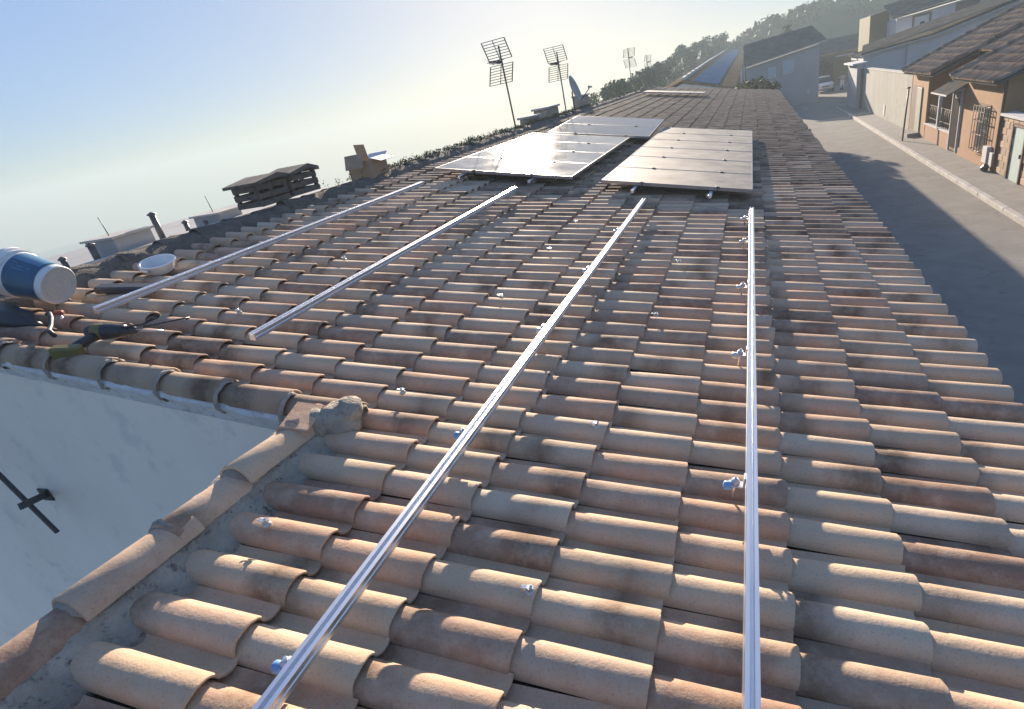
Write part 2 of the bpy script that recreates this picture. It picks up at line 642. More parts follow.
# scrub on the hills: one uncountable mass
def leaf_clump(mb, c, r, n, size, squash=1.0, tone=None):
    for _ in range(n):
        while True:
            p = Vector((random.uniform(-1, 1), random.uniform(-1, 1), random.uniform(-1, 1)))
            if .35 < p.length < 1:
                break
        p = Vector((p.x * r, p.y * r, p.z * r * squash)) + Vector(c)
        nrm = (p - Vector(c)).normalized() + Vector((random.gauss(0, .5), random.gauss(0, .5), random.gauss(0, .5)))
        nrm.normalize()
        a = nrm.orthogonal().normalized()
        a = Matrix.Rotation(random.uniform(0, 6.28), 3, nrm) @ a
        b = nrm.cross(a)
        s = size * random.uniform(.6, 1.3)
        mb.face([p - a * s - b * s * .3, p + b * s * .5 - a * s * .2, p + a * s - b * s * .2, p - b * s * .6], False, random.random() if tone is None else tone + random.uniform(-.1, .1))


sc = MB()
for k in range(700):
    a = random.uniform(-.6, 20)
    j = random.randint(4, nr)
    i = int((a + 16) / 70 * na)
    c = gridv[j][i]
    r = random.uniform(.8, 2.0)
    leaf_clump(sc, c + Vector((0, 0, r * .4)), r, 26, r * .36, .8)
tag(sc.build('scrub', M['pine_leaf'], weld=False), kind='stuff')

# ------------------------------------------------------------------ our house and its roof
Y0, Y1 = -2.3, 34.0
house = thing('house', 'long low house under the terracotta tiled roof in front, with a white patio wall', 'house', (0, 0, GZ))
w = MB()
# street-side block, patio cut out at the upper left
w.prism([(1.0, Y0 + .2, GZ), (-2.1, Y0 + .2, GZ), (-2.1, Y0 + .2, -.04), (1.0, Y0 + .2, -.42)], (0, .72 - (Y0 + .2), 0))
w.prism([(1.0, .723, GZ), (-9.0, .723, GZ), (-9.0, .723, .2), (-5.15, .723, .82), (1.0, .723, -.42)], (0, Y1 - .9, 0))
w.build('wall', M['white_wall'], house)
MB().box((-6.5, -1.0, GZ + .02), (8.7, 3.4, .08)).build('bounce_floor', M['white_wall'], house)  # unseen pale floor, added to bounce light up onto the patio wall
roof = MB()
H0 = -.125
# deck under the tiles, with the patio left open
roof.prism([S(-2.02, Y0, H0), S(1.1, Y0, H0), S(1.1, Y0, H0 - .06), S(-2.02, Y0, H0 - .06)], (0, .72 - Y0, 0))
roof.prism([S(-5.2, .74, H0), S(1.1, .74, H0), S(1.1, .74, H0 - .06), S(-5.2, .74, H0 - .06)], (0, Y1 - .76, 0))
pk = S(-5.2, .74, H0)
roof.prism([pk, Vector((-9.4, .74, .05)), Vector((-9.4, .74, -.01)), pk + Vector((0, 0, -.06))], (0, Y1 - .76, 0))
roof = roof.build('roof', M['deck'], house)

PITCH, EXPO, LEN, STEP = .2, .4, .47, .027


def tile_profile(n_b, n_p, wob=0.0):
    pts = []
    for k in range(n_b + 1):
        t = pi - k / n_b * (pi - .14)
        y = .069 * cos(t)
        pts.append((y, -.062 + .062 * max(0, sin(t)) ** .80))
    y0, h0 = pts[-1]
    for k in range(1, n_p + 1):
        f = k / n_p
        y = y0 + (.137 - y0) * f
        h = h0 - (h0 + .070) * min(1, f * 2.2) ** .7 + .010 * max(0, (f - .55) / .45) ** 2
        pts.append((y, h))
    return pts


def tile_geo(n_b=12, n_p=5, bev=True, length=LEN, wob=0.0, seed=0):
    """one mixed clay roof tile: half-round cover that flows into a pan; its front lip at the local origin"""
    rnd = random.Random(seed)
    pr = tile_profile(n_b, n_p)
    n = len(pr)
    th = .013
    # inward normals of the profile
    inn = []
    for i in range(n):
        a, b = pr[max(0, i - 1)], pr[min(n - 1, i + 1)]
        ty, tz = b[0] - a[0], b[1] - a[1]
        L = sqrt(ty * ty + tz * tz)
        inn.append((tz / L, -ty / L))
    drop = STEP / EXPO

    def ring(s, off, sc):
        fr = 1.0 if s > -.05 else 0.0
        return [Vector((s + fr * wob * (.8 * noise.noise(Vector((i * .45, seed * 5.7, 2)))), (pr[i][0] * sc + inn[i][0] * off), pr[i][1] + (1 - sc) * (-.02) * 0 + inn[i][1] * off + drop * s + wob * noise.noise(Vector((s * 9, i * .35, seed * 3.1))))) for i in range(n)]

    rings = [(-length, 0, .95), (-length * .5, 0, .975)]
    if bev:
        rings += [(-.005, 0, 1.0), (0, .0035, 1.0), (0, th - .003, 1.0), (-.02, th, 1.0)]
    else:
        rings += [(0, 0, 1.0), (0, th, 1.0)]
    rings += [(-length * .45, th, .96)]
    vs, fs, uv = [], [], []
    for s, off, sc in rings:
        vs += ring(s, off, sc)
        uv += [(1 + s / length, i / (n - 1)) for i in range(n)]
    for r in range(len(rings) - 1):
        for i in range(n - 1):
            fs.append((r * n + i, (r + 1) * n + i, (r + 1) * n + i + 1, r * n + i + 1))
    # side edges
    R = len(rings)
    fs.append(tuple([r * n for r in range(R)]))
    fs.append(tuple([r * n + n - 1 for r in reversed(range(R))]))
    return vs, fs, uv


tile_meshes = []
for k in range(8):
    vs, fs, uv = tile_geo(14, 6, True, LEN, .0035, k + 1)
    mb = MB()
    mb.add(vs, fs, True, 0.0, uv)
    me = mb.mesh('roof_tile')
    me.set_sharp_from_angle(angle=radians(50))
    me.materials.append(M['tile'])
    tile_meshes.append(me)
lowv, lowf, lowuv = tile_geo(7, 3, False)

spots = []
for c in range(-12, 4):
    for r in range(-10, 170):
        y = r * PITCH
        if c <= -5 and r <= 3:
            continue
        spots.append((c, r))


def seen_size(c, r):
    a = pixel(S(c * EXPO, r * PITCH))
    b = pixel(S((c - 1) * EXPO, r * PITCH))
    if not a or not b:
        return 0
    if max(a[0], b[0]) < -25 or min(a[0], b[0]) > 1060 or a[1] > 790 or b[1] < -10:
        return 0
    q = S((c - .5) * EXPO, r * PITCH) - CAM
    m = pixel(S((c - .5) * EXPO, r * PITCH))
    if not (-5 < m[0] < 1034 and -5 < m[1] < 735):
        return 0.001
    return 1 / q.length


spots.sort(key=lambda q: -seen_size(*q))
near, far = spots[:300], spots[300:]


def tile_frame(c, r):
    rnd = random.Random(c * 997 + r * 31)
    s = c * EXPO + rnd.gauss(0, .0065 if r < 40 else .013)
    y = r * PITCH + rnd.gauss(0, .0025)
    h = rnd.gauss(0, .0018)
    rz = rnd.gauss(0, .008)
    ry = rnd.gauss(0, .004)
    mat = ROOF_ROT.to_4x4() @ Matrix.Rotation(rz, 4, 'Z') @ Matrix.Rotation(ry, 4, 'Y')
    mat.translation = S(s, y, h)
    return mat, rnd


for c, r in near:
    mat, rnd = tile_frame(c, r)
    ob = bpy.data.objects.new('roof_tile', tile_meshes[rnd.randrange(8)])
    COL.objects.link(ob)
    ob.parent = roof
    mat.translation = mat.translation - parent_origin(roof)
    ob.matrix_local = mat
fb, fd = MB(), MB()
for c, r in far:
    mat, rnd = tile_frame(c, r)
    darker = rnd.random() < (r * PITCH - 4.0) / 6.0  # share of darker tiles grows along the ridge
    (fd if darker else fb).add([mat @ p for p in lowv], lowf, True, rnd.random(), lowuv)
for mb, nm, mt_ in ((fb, 'roof_tiling', 'tile'), (fd, 'darker_tiling', 'tile_far')):
    me = mb.mesh(nm, parent_origin(roof))
    me.set_sharp_from_angle(angle=radians(50))
    me.materials.append(M[mt_])
    ob = bpy.data.objects.new(nm, me)
    COL.objects.link(ob)
    ob.parent = roof
    ob['kind'] = 'stuff'


# cap tiles: plain half-round, slightly tapered
def cap_geo(length, r0, r1, n=12, seed=0, arc=2.7):
    vs, fs, uv = [], [], []
    th = .013
    rings = [(-length, r1, 0), (-length * .5, (r0 + r1) / 2, 0), (-.005, r0, 0), (0, r0 - .004, 0), (0, r0 - th, 0), (-length * .6, r1 - th, 0)]
    for s, r, _ in rings:
        for k in range(n + 1):
            a = pi / 2 - arc / 2 + arc * k / n
            wb = 1 + .02 * noise.noise(Vector((s * 8, k * .4, seed)))
            vs.append(Vector((s, -r * cos(a) * wb, r * sin(a) * wb - r0)))
            uv.append((1 + s / length, k / n))
    m = n + 1
    for q in range(len(rings) - 1):
        for k in range(n):
            fs.append((q * m + k, (q + 1) * m + k, (q + 1) * m + k + 1, q * m + k + 1))
    fs.append(tuple(q * m for q in range(len(rings))))
    fs.append(tuple(q * m + n for q in reversed(range(len(rings)))))
    return vs, fs, uv


cap_meshes = []
for k in range(4):
    vs, fs, uv = cap_geo(.43, .088, .078, 12, k)
    mb = MB()
    mb.add(vs, fs, True, 0, uv)
    me = mb.mesh('cap_tile')
    me.set_sharp_from_angle(angle=radians(50))
    me.materials.append(M['tile'])
    cap_meshes.append(me)


scorched_meshes = []
for me in cap_meshes:
    m2 = me.copy()
    m2.materials.clear()
    m2.materials.append(M['tile_scorched'])
    scorched_meshes.append(m2)


def put_cap(name, p, xdir, up, i, meshes=cap_meshes, cut=1.0):
    x = Vector(xdir).normalized()
    z = (Vector(up) - x * Vector(up).dot(x)).normalized()
    y = z.cross(x)
    m = Matrix((x, y, z)).transposed().to_4x4()
    m.translation = Vector(p) - parent_origin(roof)
    ob = bpy.data.objects.new(name, meshes[i % 4])
    COL.objects.link(ob)
    ob.parent = roof
    ob.matrix_local = m @ Matrix.Diagonal((cut, 1, 1, 1))
    return ob


NR = S(0, 0, 1)
# verge caps along the patio edge, stepping up away from us; open end towards the camera
vy = [.60 - .335 * k for k in range(9)]
for i, y in enumerate(vy):
    rnd = random.Random(i + 50)
    tilt = Vector((rnd.gauss(0, .03), -1, .055 + rnd.gauss(0, .012)))
    put_cap('verge_tile', S(-2.155 + rnd.gauss(0, .006), y - .12, .074 + rnd.gauss(0, .006)), tilt, NR + Vector((-.10, 0, 0)), i, cap_meshes, .5 if i == 0 else 1.0)
# the row along the patio's far side
for i in range(8):
    c = -5 - i
    rnd = random.Random(i + 90)
    put_cap('edge_tile', S(c * EXPO + .02, .745 + rnd.gauss(0, .004), .030 + rnd.gauss(0, .003)), S(1, 0) + NR * .045 + Vector((0, rnd.gauss(0, .012), 0)), NR + Vector((0, -.25, 0)), i, scorched_meshes)
# ridge caps
ridge_meshes = []
for me in cap_meshes:
    m2 = me.copy()
    m2.materials.clear()
    m2.materials.append(M['ridge_dirt'])
    ridge_meshes.append(m2)
for i in range(83):
    rnd = random.Random(i + 300)
    y = .95 + i * .4
    put_cap('ridge_tile', S(-5.22 + rnd.gauss(0, .012), y, .055 + rnd.gauss(0, .012)), Vector((rnd.gauss(0, .02), -1, .06 + rnd.gauss(0, .02))), Vector((0, 0, 1)), i, ridge_meshes)


def rough_strip(rows, name, mat, amp=.012, fr=18, parent=roof):
    """rows: list of polylines (same length) meshed into a lumpy sheet"""
    mb = MB()
    n = len(rows[0])
    vs = []
    for j, row in enumerate(rows):
        for i, p in enumerate(row):
            p = Vector(p)
            q = p * fr
            vs.append(p + Vector((noise.noise(q), noise.noise(q + Vector((7, 3, 1))), noise.noise(q + Vector((1, 9, 5))))) * amp
                      + Vector((noise.noise(q * .35), 0, noise.noise(q * .35 + Vector((3, 3, 3))))) * amp * .8)
    fs = []
    for j in range(len(rows) - 1):
        for i in range(n - 1):
            fs.append((j * n + i, j * n + i + 1, (j + 1) * n + i + 1, (j + 1) * n + i))
    mb.add(vs, fs, True)
    return mb.build(name, mat, parent, weld=False)


ysn = [-2.2 + 3.0 * i / 150 for i in range(151)]
rough_strip([[S(s, y, h) for y in ysn] for s, h in ((-2.27, -.12), (-2.25, -.02), (-2.24, .0), (-2.15, .012), (-2.08, .0), (-2.055, -.02), (-2.03, -.045), (-1.99, -.07), (-1.965, -.085), (-1.95, -.11))],
            'verge_mortar', M['mortar'], .011, 22)
# mortar plugs in the open ends of the verge caps
for i, y in enumerate(vy):
    mb = MB()
    vs = []
    cx = S(-2.155, y - .118, -.010)
    vs = [cx]
    n = 14
    rings = 4
    for q in range(1, rings + 1):
        for k in range(n + 1):
            a = pi * k / n
            rr = .084 * q / rings
            p = cx + (S(-1, 0) * cos(a) + NR * sin(a)) * rr + Vector((0, .012 * (1 if q < rings else 1.5), 0))
            p += Vector((0, noise.noise(p * 30) * .016 - .040 * (1 - (q / rings) ** 3), 0))
            vs.append(p)
    fs = [(0, 1 + k, 2 + k) for k in range(n)]
    for q in range(rings - 1):
        for k in range(n):
            a = 1 + q * (n + 1) + k
            fs.append((a, a + n + 1, a + n + 2, a + 1))
    mb.add(vs, fs, True)
    mb.build('mortar_plug', M['mortar'], roof, weld=False)
# lump of mortar where verge and row meet
mb = MB()
for k in range(5):
    c = S(-2.06 + .05 * cos(k * 1.7), .66 + .06 * sin(k * 2.1), -.03 + .012 * k)
    mb.lathe([(.0, -.075), (.05, -.06), (.085, -.01), (.08, .03), (.045, .062), (.0, .07)], c, NR + Vector((.2 * sin(k), .2 * cos(k), 0)), 12)
for i, p in enumerate(mb.v):
    mb.v[i] = p + Vector((noise.noise(p * 16), noise.noise(p * 16 + Vector((5, 5, 5))), noise.noise(p * 16 + Vector((9, 2, 5))))) * .018
mb.build('corner_mortar', M['mortar'], roof, weld=False)
mb = MB()
mb.box(S(-2.14, .565, .058), (.13, .2, .016), Matrix.Rotation(.25, 3, 'Z') @ ROOF_ROT @ R3('X', .10) @ R3('Y', .12), bevel=.004)
mb.build('broken_tile', M['tile'], roof)
# mortar bedding below the row over the patio wall
xsn = [-5.2 + 3.2 * i / 160 for i in range(161)]
rough_strip([[S(s, y, h + .012 * noise.noise(Vector((s * 4, 0, 2)))) for s in xsn] for y, h in ((.80, -.06), (.70, -.062), (.682, -.075), (.676, -.092), (.694, -.115), (.714, -.15), (.732, -.20))],
            'patio_mortar', M['mortar_white'], .012, 16)
# mortar collars at the joints of that row
for i in range(8):
    mb = MB()
    c = S((-5 - i) * EXPO + .012, .745, -.058)
    mb.lathe([(.079, -.0), (.086, .003), (.089, .012), (.087, .022), (.080, .027)], c, S(1, 0), 22)
    for q, p in enumerate(mb.v):
        mb.v[q] = p + (p - c).normalized() * (noise.noise(p * 30) * .012 - .002)
    mb.build('mortar_collar', M['mortar'], roof)
rys = [.8 + 33 * i / 330 for i in range(331)]
rough_strip([[S(s, y, h) for y in rys] for s, h in ((-4.99, -.10), (-5.04, -.03), (-5.10, .02), (-5.2, .045), (-5.29, .0), (-5.34, -.12))],
            'ridge_mortar', M['ridge_dirt'], .030, 9)
# weeds rooted in the ridge
wd = MB()
for k in range(900):
    y = 6.3 + 13 * random.random() ** .9
    top = .05 + .10 * max(0, noise.noise(Vector((y * 1.3, 2, 0)))) + .05 * max(0, noise.noise(Vector((y * 5, 7, 0))))
    leaf_clump(wd, S(-5.3 + random.gauss(0, .05), y, top * random.uniform(.2, 1.0)), random.uniform(.045, .075), 10, .018, .8)
for k in range(70):
    y = random.choice([random.uniform(4.9, 8.5), random.uniform(6.2, 13), random.uniform(8, 30)])
    leaf_clump(wd, S(-5.2 + random.gauss(0, .04), y, random.uniform(.05, .11)), random.uniform(.025, .07), 12, .014, .9)
o = wd.build('ridge_weeds', M['weed'], weld=False)
tag(o, kind='stuff')

# ------------------------------------------------------------------ mounting rails
RPROF = [(-.02, 0), (.02, 0), (.02, .016), (.0165, .02), (.02, .024), (.02, .042), (.007, .042), (.007, .030), (-.007, .030), (-.007, .042), (-.02, .042), (-.02, .024), (-.0165, .02), (-.02, .016)]
RH = .072


def rail(s, y0, y1, label, brackets):
    t = thing('mounting_rail', label, 'rail', S(s, y0, 0), 'aluminium rails laid up the roof')
    mb = MB()
    n = len(RPROF)
    a = [S(s + x, y0, RH + h) for x, h in RPROF]
    b = [S(s + x, y1, RH + h) for x, h in RPROF]
    mb.add(a + b, [(i, (i + 1) % n, n + (i + 1) % n, n + i) for i in range(n)] + [tuple(range(n)), tuple(reversed(range(n, 2 * n)))])
    mb.build('rail_profile', M['alu'], t)
    for y in brackets:
        bb = MB()
        bb.box(S(s - .024, y, .07), (.006, .04, .05), ROOF_ROT, .001)
        bb.box(S(s - .05, y, .048), (.055, .04, .006), ROOF_ROT, .001)
        br = bb.build('bracket', M['steel'], t)
        MB().tube([S(s - .055, y, -.02), S(s - .055, y, .085)], .006, 8).build('bolt', M['steel'], br)
        MB().lathe([(.0, .0), (.017, .0), (.019, .006), (.019, .016), (.012, .024), (.0, .026)], S(s - .055, y, .05), NR, 6, False).build('nut', M['steel'], br)
        cp = MB()
        cp.lathe([(.0, 0), (.015, 0), (.018, .004), (.018, .030), (.014, .036), (.0, .036)], S(s - .062, y - .004, .040), S(-1, 0) + Vector((0, -.15, 0)), 14)
        cp.build('cap', M['blue_cap'] if y < 1 else M['steel'], br)
    return t


rail(-.15, -1.9, 5.36, 'aluminium rail farthest down the roof, running straight toward the right solar array', [-.5, .68, 1.86, 3.0, 4.23, 5.1])
rail(-1.32, -1.9, 5.42, 'long aluminium rail with a sun glint, second from the street edge', [-.49, .67, 1.84, 3.0, 4.2])
rail(-2.92, 1.14, 5.56, 'shorter aluminium rail starting beside the corner of the patio, third from the street edge', [])
rail(-4.14, 1.16, 5.48, 'aluminium rail closest to the ridge, its near end behind the drill', [])

# ------------------------------------------------------------------ roof anchors left on the tiles
anchor_spots = [(-1.87, -.03, 'white sealant dab and bolt on a tile just right of the mortared verge'), (-.83, -.01, 'silver anchor bolt on a tile end between the two long rails, nearest of its line'),
                (-.84, 1.0, 'silver anchor bolt between the two long rails, second of its line'), (-.75, 2.36, 'anchor bolt between the two long rails, third of its line'),
                (-.72, 3.59, 'anchor bolt between the two long rails, farthest of its line'), (-1.87, 1.08, 'anchor bolt left of the glinting rail, nearest of that line'),
                (-1.87, 2.38, 'anchor bolt left of the glinting rail, second of that line'), (-1.87, 3.6, 'anchor bolt left of the glinting rail, third of that line'),
                (-1.89, 4.59, 'anchor bolt left of the glinting rail, farthest of that line'), (-3.45, 1.62, 'white dab of sealant between the two left rails, nearer one'),
                (-3.45, 2.7, 'white dab of sealant between the two left rails, farther one')]
for i, (s, y, lab) in enumerate(anchor_spots):
    rnd = random.Random(i)
    y = round(y / PITCH) * PITCH - .012
    t = thing('roof_anchor', lab, 'anchor bolt', S(s, y, -.004), 'anchor bolts screwed into the tiles')
    mb = MB()
    mb.lathe([(.0, -.010), (.017, -.007), (.015, .002), (.008, .006), (.0, .007)], S(s, y, -.002), NR, 12)
    for q, p in enumerate(mb.v):
        mb.v[q] = p + Vector((noise.noise(p * 70 + Vector((i, 0, 0))), noise.noise(p * 70), noise.noise(p * 70 + Vector((4, 4, i))))) * .006
    mb.build('sealant', M['white_sealant'], t)
    MB().tube([S(s, y, 0), S(s + rnd.gauss(0, .004), y - .004, .024)], .005, 6).build('bolt', M['steel'], t)
    MB().lathe([(.0, 0), (.013, 0), (.013, .008), (.0, .008)], S(s, y, .008), NR, 6, False).build('nut', M['steel'], t)
    MB().box(S(s - .018, y, .010), (.024, .016, .003), ROOF_ROT @ R3('Y', .2) @ R3('Z', rnd.uniform(-.5, .5)), .0008).build('washer_plate', M['steel'], t)

# ------------------------------------------------------------------ solar panels
PW, PD = 1.86, 1.04


def make_panel(label, s0, y0, w, d, group, hh=.125, tilt=0.0, clamps=(.28, .78), mat='glass'):
    t = thing('solar_panel', label, 'solar panel', S(s0 + w / 2, y0 + d / 2, hh), group)

    def P(a, b, h):
        return S(s0 + a, y0 + b, hh + h + tilt * (b + 0))
    fw = .016
    fr = MB()
    for a0, a1, b0, b1 in ((0, w, 0, fw), (0, w, d - fw, d), (0, fw, fw, d - fw), (w - fw, w, fw, d - fw)):
        vs = [P(a, b, h) for a in (a0, a1) for b in (b0, b1) for h in (-.038, .002)]
        fr.add(vs, [(0, 1, 3, 2), (4, 6, 7, 5), (0, 4, 5, 1), (2, 3, 7, 6), (0, 2, 6, 4), (1, 5, 7, 3)])
    fr.build('frame', M['frame'], t)
    gl = MB()
    gl.add([P(fw, fw, 0), P(w - fw, fw, 0), P(w - fw, d - fw, 0), P(fw, d - fw, 0)], [(0, 1, 2, 3)], False, 0, [(0, 0), (1, 0), (1, 1), (0, 1)])
    gl.add([P(fw, fw, -.006), P(w - fw, fw, -.006), P(w - fw, d - fw, -.006), P(fw, d - fw, -.006)], [(3, 2, 1, 0)])
    gl.build('glass', M[mat], t, weld=False)
    for f in clamps:
        cb = MB()
        cb.box(P(w * f, -.012, .004), (.05, .036, .014), ROOF_ROT, .002)
        cb.tube([P(w * f, -.012, -.05), P(w * f, -.012, .016)], .006, 6)
        cb.build('clamp', M['dark_steel'], t)
    return t


ordn = ['nearest', 'second', 'third', 'fourth', 'fifth', 'farthest']
for k in range(6):
    make_panel('%s solar panel of the six in the right array' % ordn[k], -2.0, 6.25 + k * 1.075, PW, 1.05, 'solar panels of the right array')
for k in range(4):
    make_panel('%s solar panel of the four in the bright left array' % ['nearest', 'second', 'third', 'farthest'][k], -4.41, 6.35 + k * 1.075, 1.99, 1.05, 'solar panels of the left array', clamps=(.3, .72), mat='glass_left')
for k in range(2):
    make_panel('%s solar panel of the two bluish ones behind the bright left array' % ['nearer', 'farther'][k], -4.15, 10.86 + k * 1.17, 2.07, 1.14, 'bluish solar panels of the back array', .13 + k * .0585, .05, mat='glass_clear')
make_panel('lone thin solar panel far up the roof near its end', -4.6, 25.9, 2.55, 1.3, None, .14)
# the edge bar beside the bluish array
# rails below the arrays
for s0, ya, yb, lab in ((-1.55, 5.98, 12.75, 'rail under the right array, its stub showing at the left'), (-.62, 5.98, 12.75, 'rail under the right array, its stub showing at the right'), (-3.95, 6.15, 10.7, 'rail under the bright left array, ridge side'), (-2.95, 6.15, 10.7, 'rail under the bright left array, street side')):
    t = thing('array_rail', lab, 'rail', S(s0, ya, 0))
    mb = MB().box(S(s0, (ya + yb) / 2, .062), (.04, yb - ya, .036), ROOF_ROT, .002)
    mb.build('rail_profile', M['alu'], t)
    for y in (ya + .3, (ya + yb) / 2, yb - .3):
        MB().box(S(s0 - .03, y, .02), (.05, .04, .05), ROOF_ROT, .003).build('bracket', M['steel'], t)

# ------------------------------------------------------------------ antennas on the ridge
def grid_antenna(base, top, label, w=.58, lean=(0, 0), yaw=0.0, scale=1.0):
    b = Vector(base)
    t = thing('tv_antenna', label, 'antenna', b, 'television antennas')
    h = top - b.z
    tip = b + Vector((lean[0], lean[1], h))
    MB().tube([b, tip], .018 * scale, 8).build('mast', M['dark_steel'], t)
    c = b + (tip - b) * .82
    rot = R3('Z', yaw)

    def L(x, y, z):
        return c + rot @ Vector((x, y, z))
    hp = .40 * scale
    for sgn in (1, -1):
        ru = MB()
        for k in range(8):
            f = k / 7
            z = sgn * (.05 * scale + hp * f * .92)
            y = -.03 - .16 * scale * f
            ru.tube([L(-w / 2, y, z), L(w / 2, y, z)], .0068 * scale, 6)
        for x in (-w / 2, -.01, w / 2):
            ru.tube([L(x, -.03, sgn * .05 * scale), L(x, -.19 * scale, sgn * (.05 * scale + hp * .92))], .012 * scale if abs(x) > .1 else .009, 6)
        ru.build('reflector_grid', M['dark_steel'], t)
    bm_ = MB()
    bm_.tube([L(0, .03, 0), L(-.03, -.42 * scale, .03)], .012, 6)
    bm_.box(L(0, -.1, 0), (.07, .1, .06), rot, .01)
    bo = bm_.build('boom', M['dark_steel'], t)
    dp = MB()
    for k, yy in enumerate((-.14, -.24, -.32, -.40)):
        ww = .16 - .02 * k
        dp.tube([L(-ww, yy * scale, -.02 + .01 * k), L(ww, yy * scale, .03)], .007, 6)
        dp.tube([L(-ww * .8, yy * scale, .05), L(ww * .8, yy * scale, -.04)], .007, 6)
    dp.build('dipole', M['dark_steel'], bo)
    return t


grid_antenna((-5.25, 12.23, 1.0), 2.72, 'taller grid television antenna on a bare mast, nearest one on the ridge', .62, (0, -.1), -.25)
grid_antenna((-5.25, 16.54, 1.0), 2.62, 'grid television antenna with the satellite dish standing beside its mast', .60, (.0, -.04), -.15)

t = thing('satellite_dish', 'grey satellite dish seen nearly edge-on beside the second antenna', 'satellite dish', (-5.15, 17.3, .95))
ax = Vector((.955, .03, .32)).normalized()
dc = Vector((-5.08, 17.3, 1.62))
db = MB()
db.lathe([(.0, -.085), (.12, -.077), (.24, -.053), (.33, -.02), (.40, .015), (.405, .01), (.33, -.03), (.24, -.063), (.12, -.087), (.0, -.095)], dc, ax, 28)
db.build('reflector', M['dish'], t)
db = MB()
db.tube([Vector((-5.2, 17.3, .95)), Vector((-5.2, 17.3, 1.55)), dc - ax * .09], .02, 8)
db.build('mount', M['dark_steel'], t)
db = MB()
lnb = dc + ax * .42 + Vector((.05, 0, -.16))
db.tube([dc + Vector((.1, -.03, -.36)), lnb], .012, 6)
db.build('arm', M['dark_steel'], t)
db = MB()
db.lathe([(.0, -.06), (.025, -.06), (.028, .0), (.045, .02), (.045, .06), (.0, .065)], lnb, (dc - lnb), 10)
db.build('receiver', M['grey_plastic'], t)

# chimney blocks and lumps on the ridge by the antennas
def chimney(name, label, c, size, cap=.05, mat='mortar'):
    x, y, z = c
    t = thing(name, label, 'chimney', (x, y, z))
    MB().box((x, y, z + size[2] / 2), size, bevel=.015).build('shaft', M[mat], t)
    MB().box((x, y, z + size[2] + cap / 2 + .002), (size[0] + .1, size[1] + .1, cap), bevel=.012).build('cap', M['mortar_pale'], t)


chimney('chimney', 'squat wide chimney on the ridge between the two near antennas', (-5.4, 15.15, .92), (.4, 1.0, .36))
chimney('chimney', 'low chimney just past the satellite dish', (-5.45, 19.2, .92), (.4, .5, .45))
chimney('chimney', 'low rendered chimney on the ridge nearest the taller antenna', (-5.4, 13.7, .95), (.35, .55, .22))

# ------------------------------------------------------------------ things on the near roof
# paint bucket lying on its side
base_c = S(-4.66, 1.335, .14)
axd = (S(-1, 0) * .96 + Vector((0, -.10, 0)) + NR * .20).normalized()
t = thing('paint_bucket', 'white plastic paint bucket with a blue wrap, lying on its side by the ridge', 'bucket', S(-4.75, 1.3, 0))
r0, r1, bl = .132, .156, .36
bb = MB()
bb.lathe([(r0 - .006, 0), (r0, .006), (r0 + .002, .05), (r1 - .004, bl - .08), (r1 - .002, bl - .075), (r1 + .010, bl - .07), (r1 + .010, bl - .062), (r1, bl - .058),
          (r1 + .001, bl - .03), (r1 + .012, bl - .025), (r1 + .012, bl), (r1 - .004, bl), (r0 - .004, .012), (.0, .012)], base_c, axd, 48)
bb.build('body', M['white_plastic'], t, sharp=40)
bb = MB()
pr = [(r0 - .005, .0)]
for rr, dd in ((.120, -.002), (.114, .004), (.096, .004), (.092, .001), (.089, .004), (.068, .004), (.064, .001), (.061, .004), (.04, .004), (.036, .0), (.032, .004), (.018, .004), (.014, -.001), (.0, -.001)):
    pr.append((rr, dd))
bb.lathe(pr, base_c, axd, 48)
bb.build('base', M['grey_plastic'], t, sharp=30)
bb = MB()


def rad(d):
    return r0 + .002 + (r1 - r0 - .006) * (d - .05) / (bl - .13) + .0025


bb.lathe([(rad(.045), .045), (rad(.26), .26)], base_c, axd, 40)
lb = bb.build('label_wrap', M['label_blue'], t)
# lighter field and short unreadable light dashes on the wrap, on the side towards the camera
a_ = axd.cross(Vector((0, 0, 1))).normalized()
b_ = axd.cross(a_)


def ang_of(vec):
    return math.atan2(vec.dot(b_), vec.dot(a_))


to_cam = (CAM - base_c)
to_cam = to_cam - axd * to_cam.dot(axd)
ac = ang_of(to_cam)
au = ang_of(Vector((0, 0, 1)))
sg = 1 if ((au - ac + pi) % (2 * pi) - pi) > 0 else -1
bb = MB()
q0, q1 = sorted((ac + sg * .62, ac + sg * 1.35))
bb.lathe([(rad(.06) + .0012, .06), (rad(.25) + .0012, .25)], base_c, axd, 16, True, q0, q1)
bb.build('label_field', M['label_light'], lb)
bb = MB()
for k, (q, d0, d1) in enumerate(((.30, .10, .13), (.30, .145, .19), (.16, .13, .21), (.46, .20, .235))):
    q0, q1 = sorted((ac + sg * q, ac + sg * (q + .045)))
    bb.lathe([(rad(d0) + .0014, d0), (rad(d1) + .0014, d1)], base_c, axd, 3, True, q0, q1)
bb.build('label_dash', M['label_light'], lb)
hb_ = MB()
pts = []
for k in range(15):
    a = pi * k / 14
    rim = base_c + axd * (bl - .05)
    pts.append(rim + (a_ * cos(a) * 1.02 + (axd * -.55 + Vector((0, 0, .84))).normalized() * sin(a) * .90) * (r1 + .012))
hb_.tube(pts, .0025, 6)
hb_.build('handle', M['steel'], t)

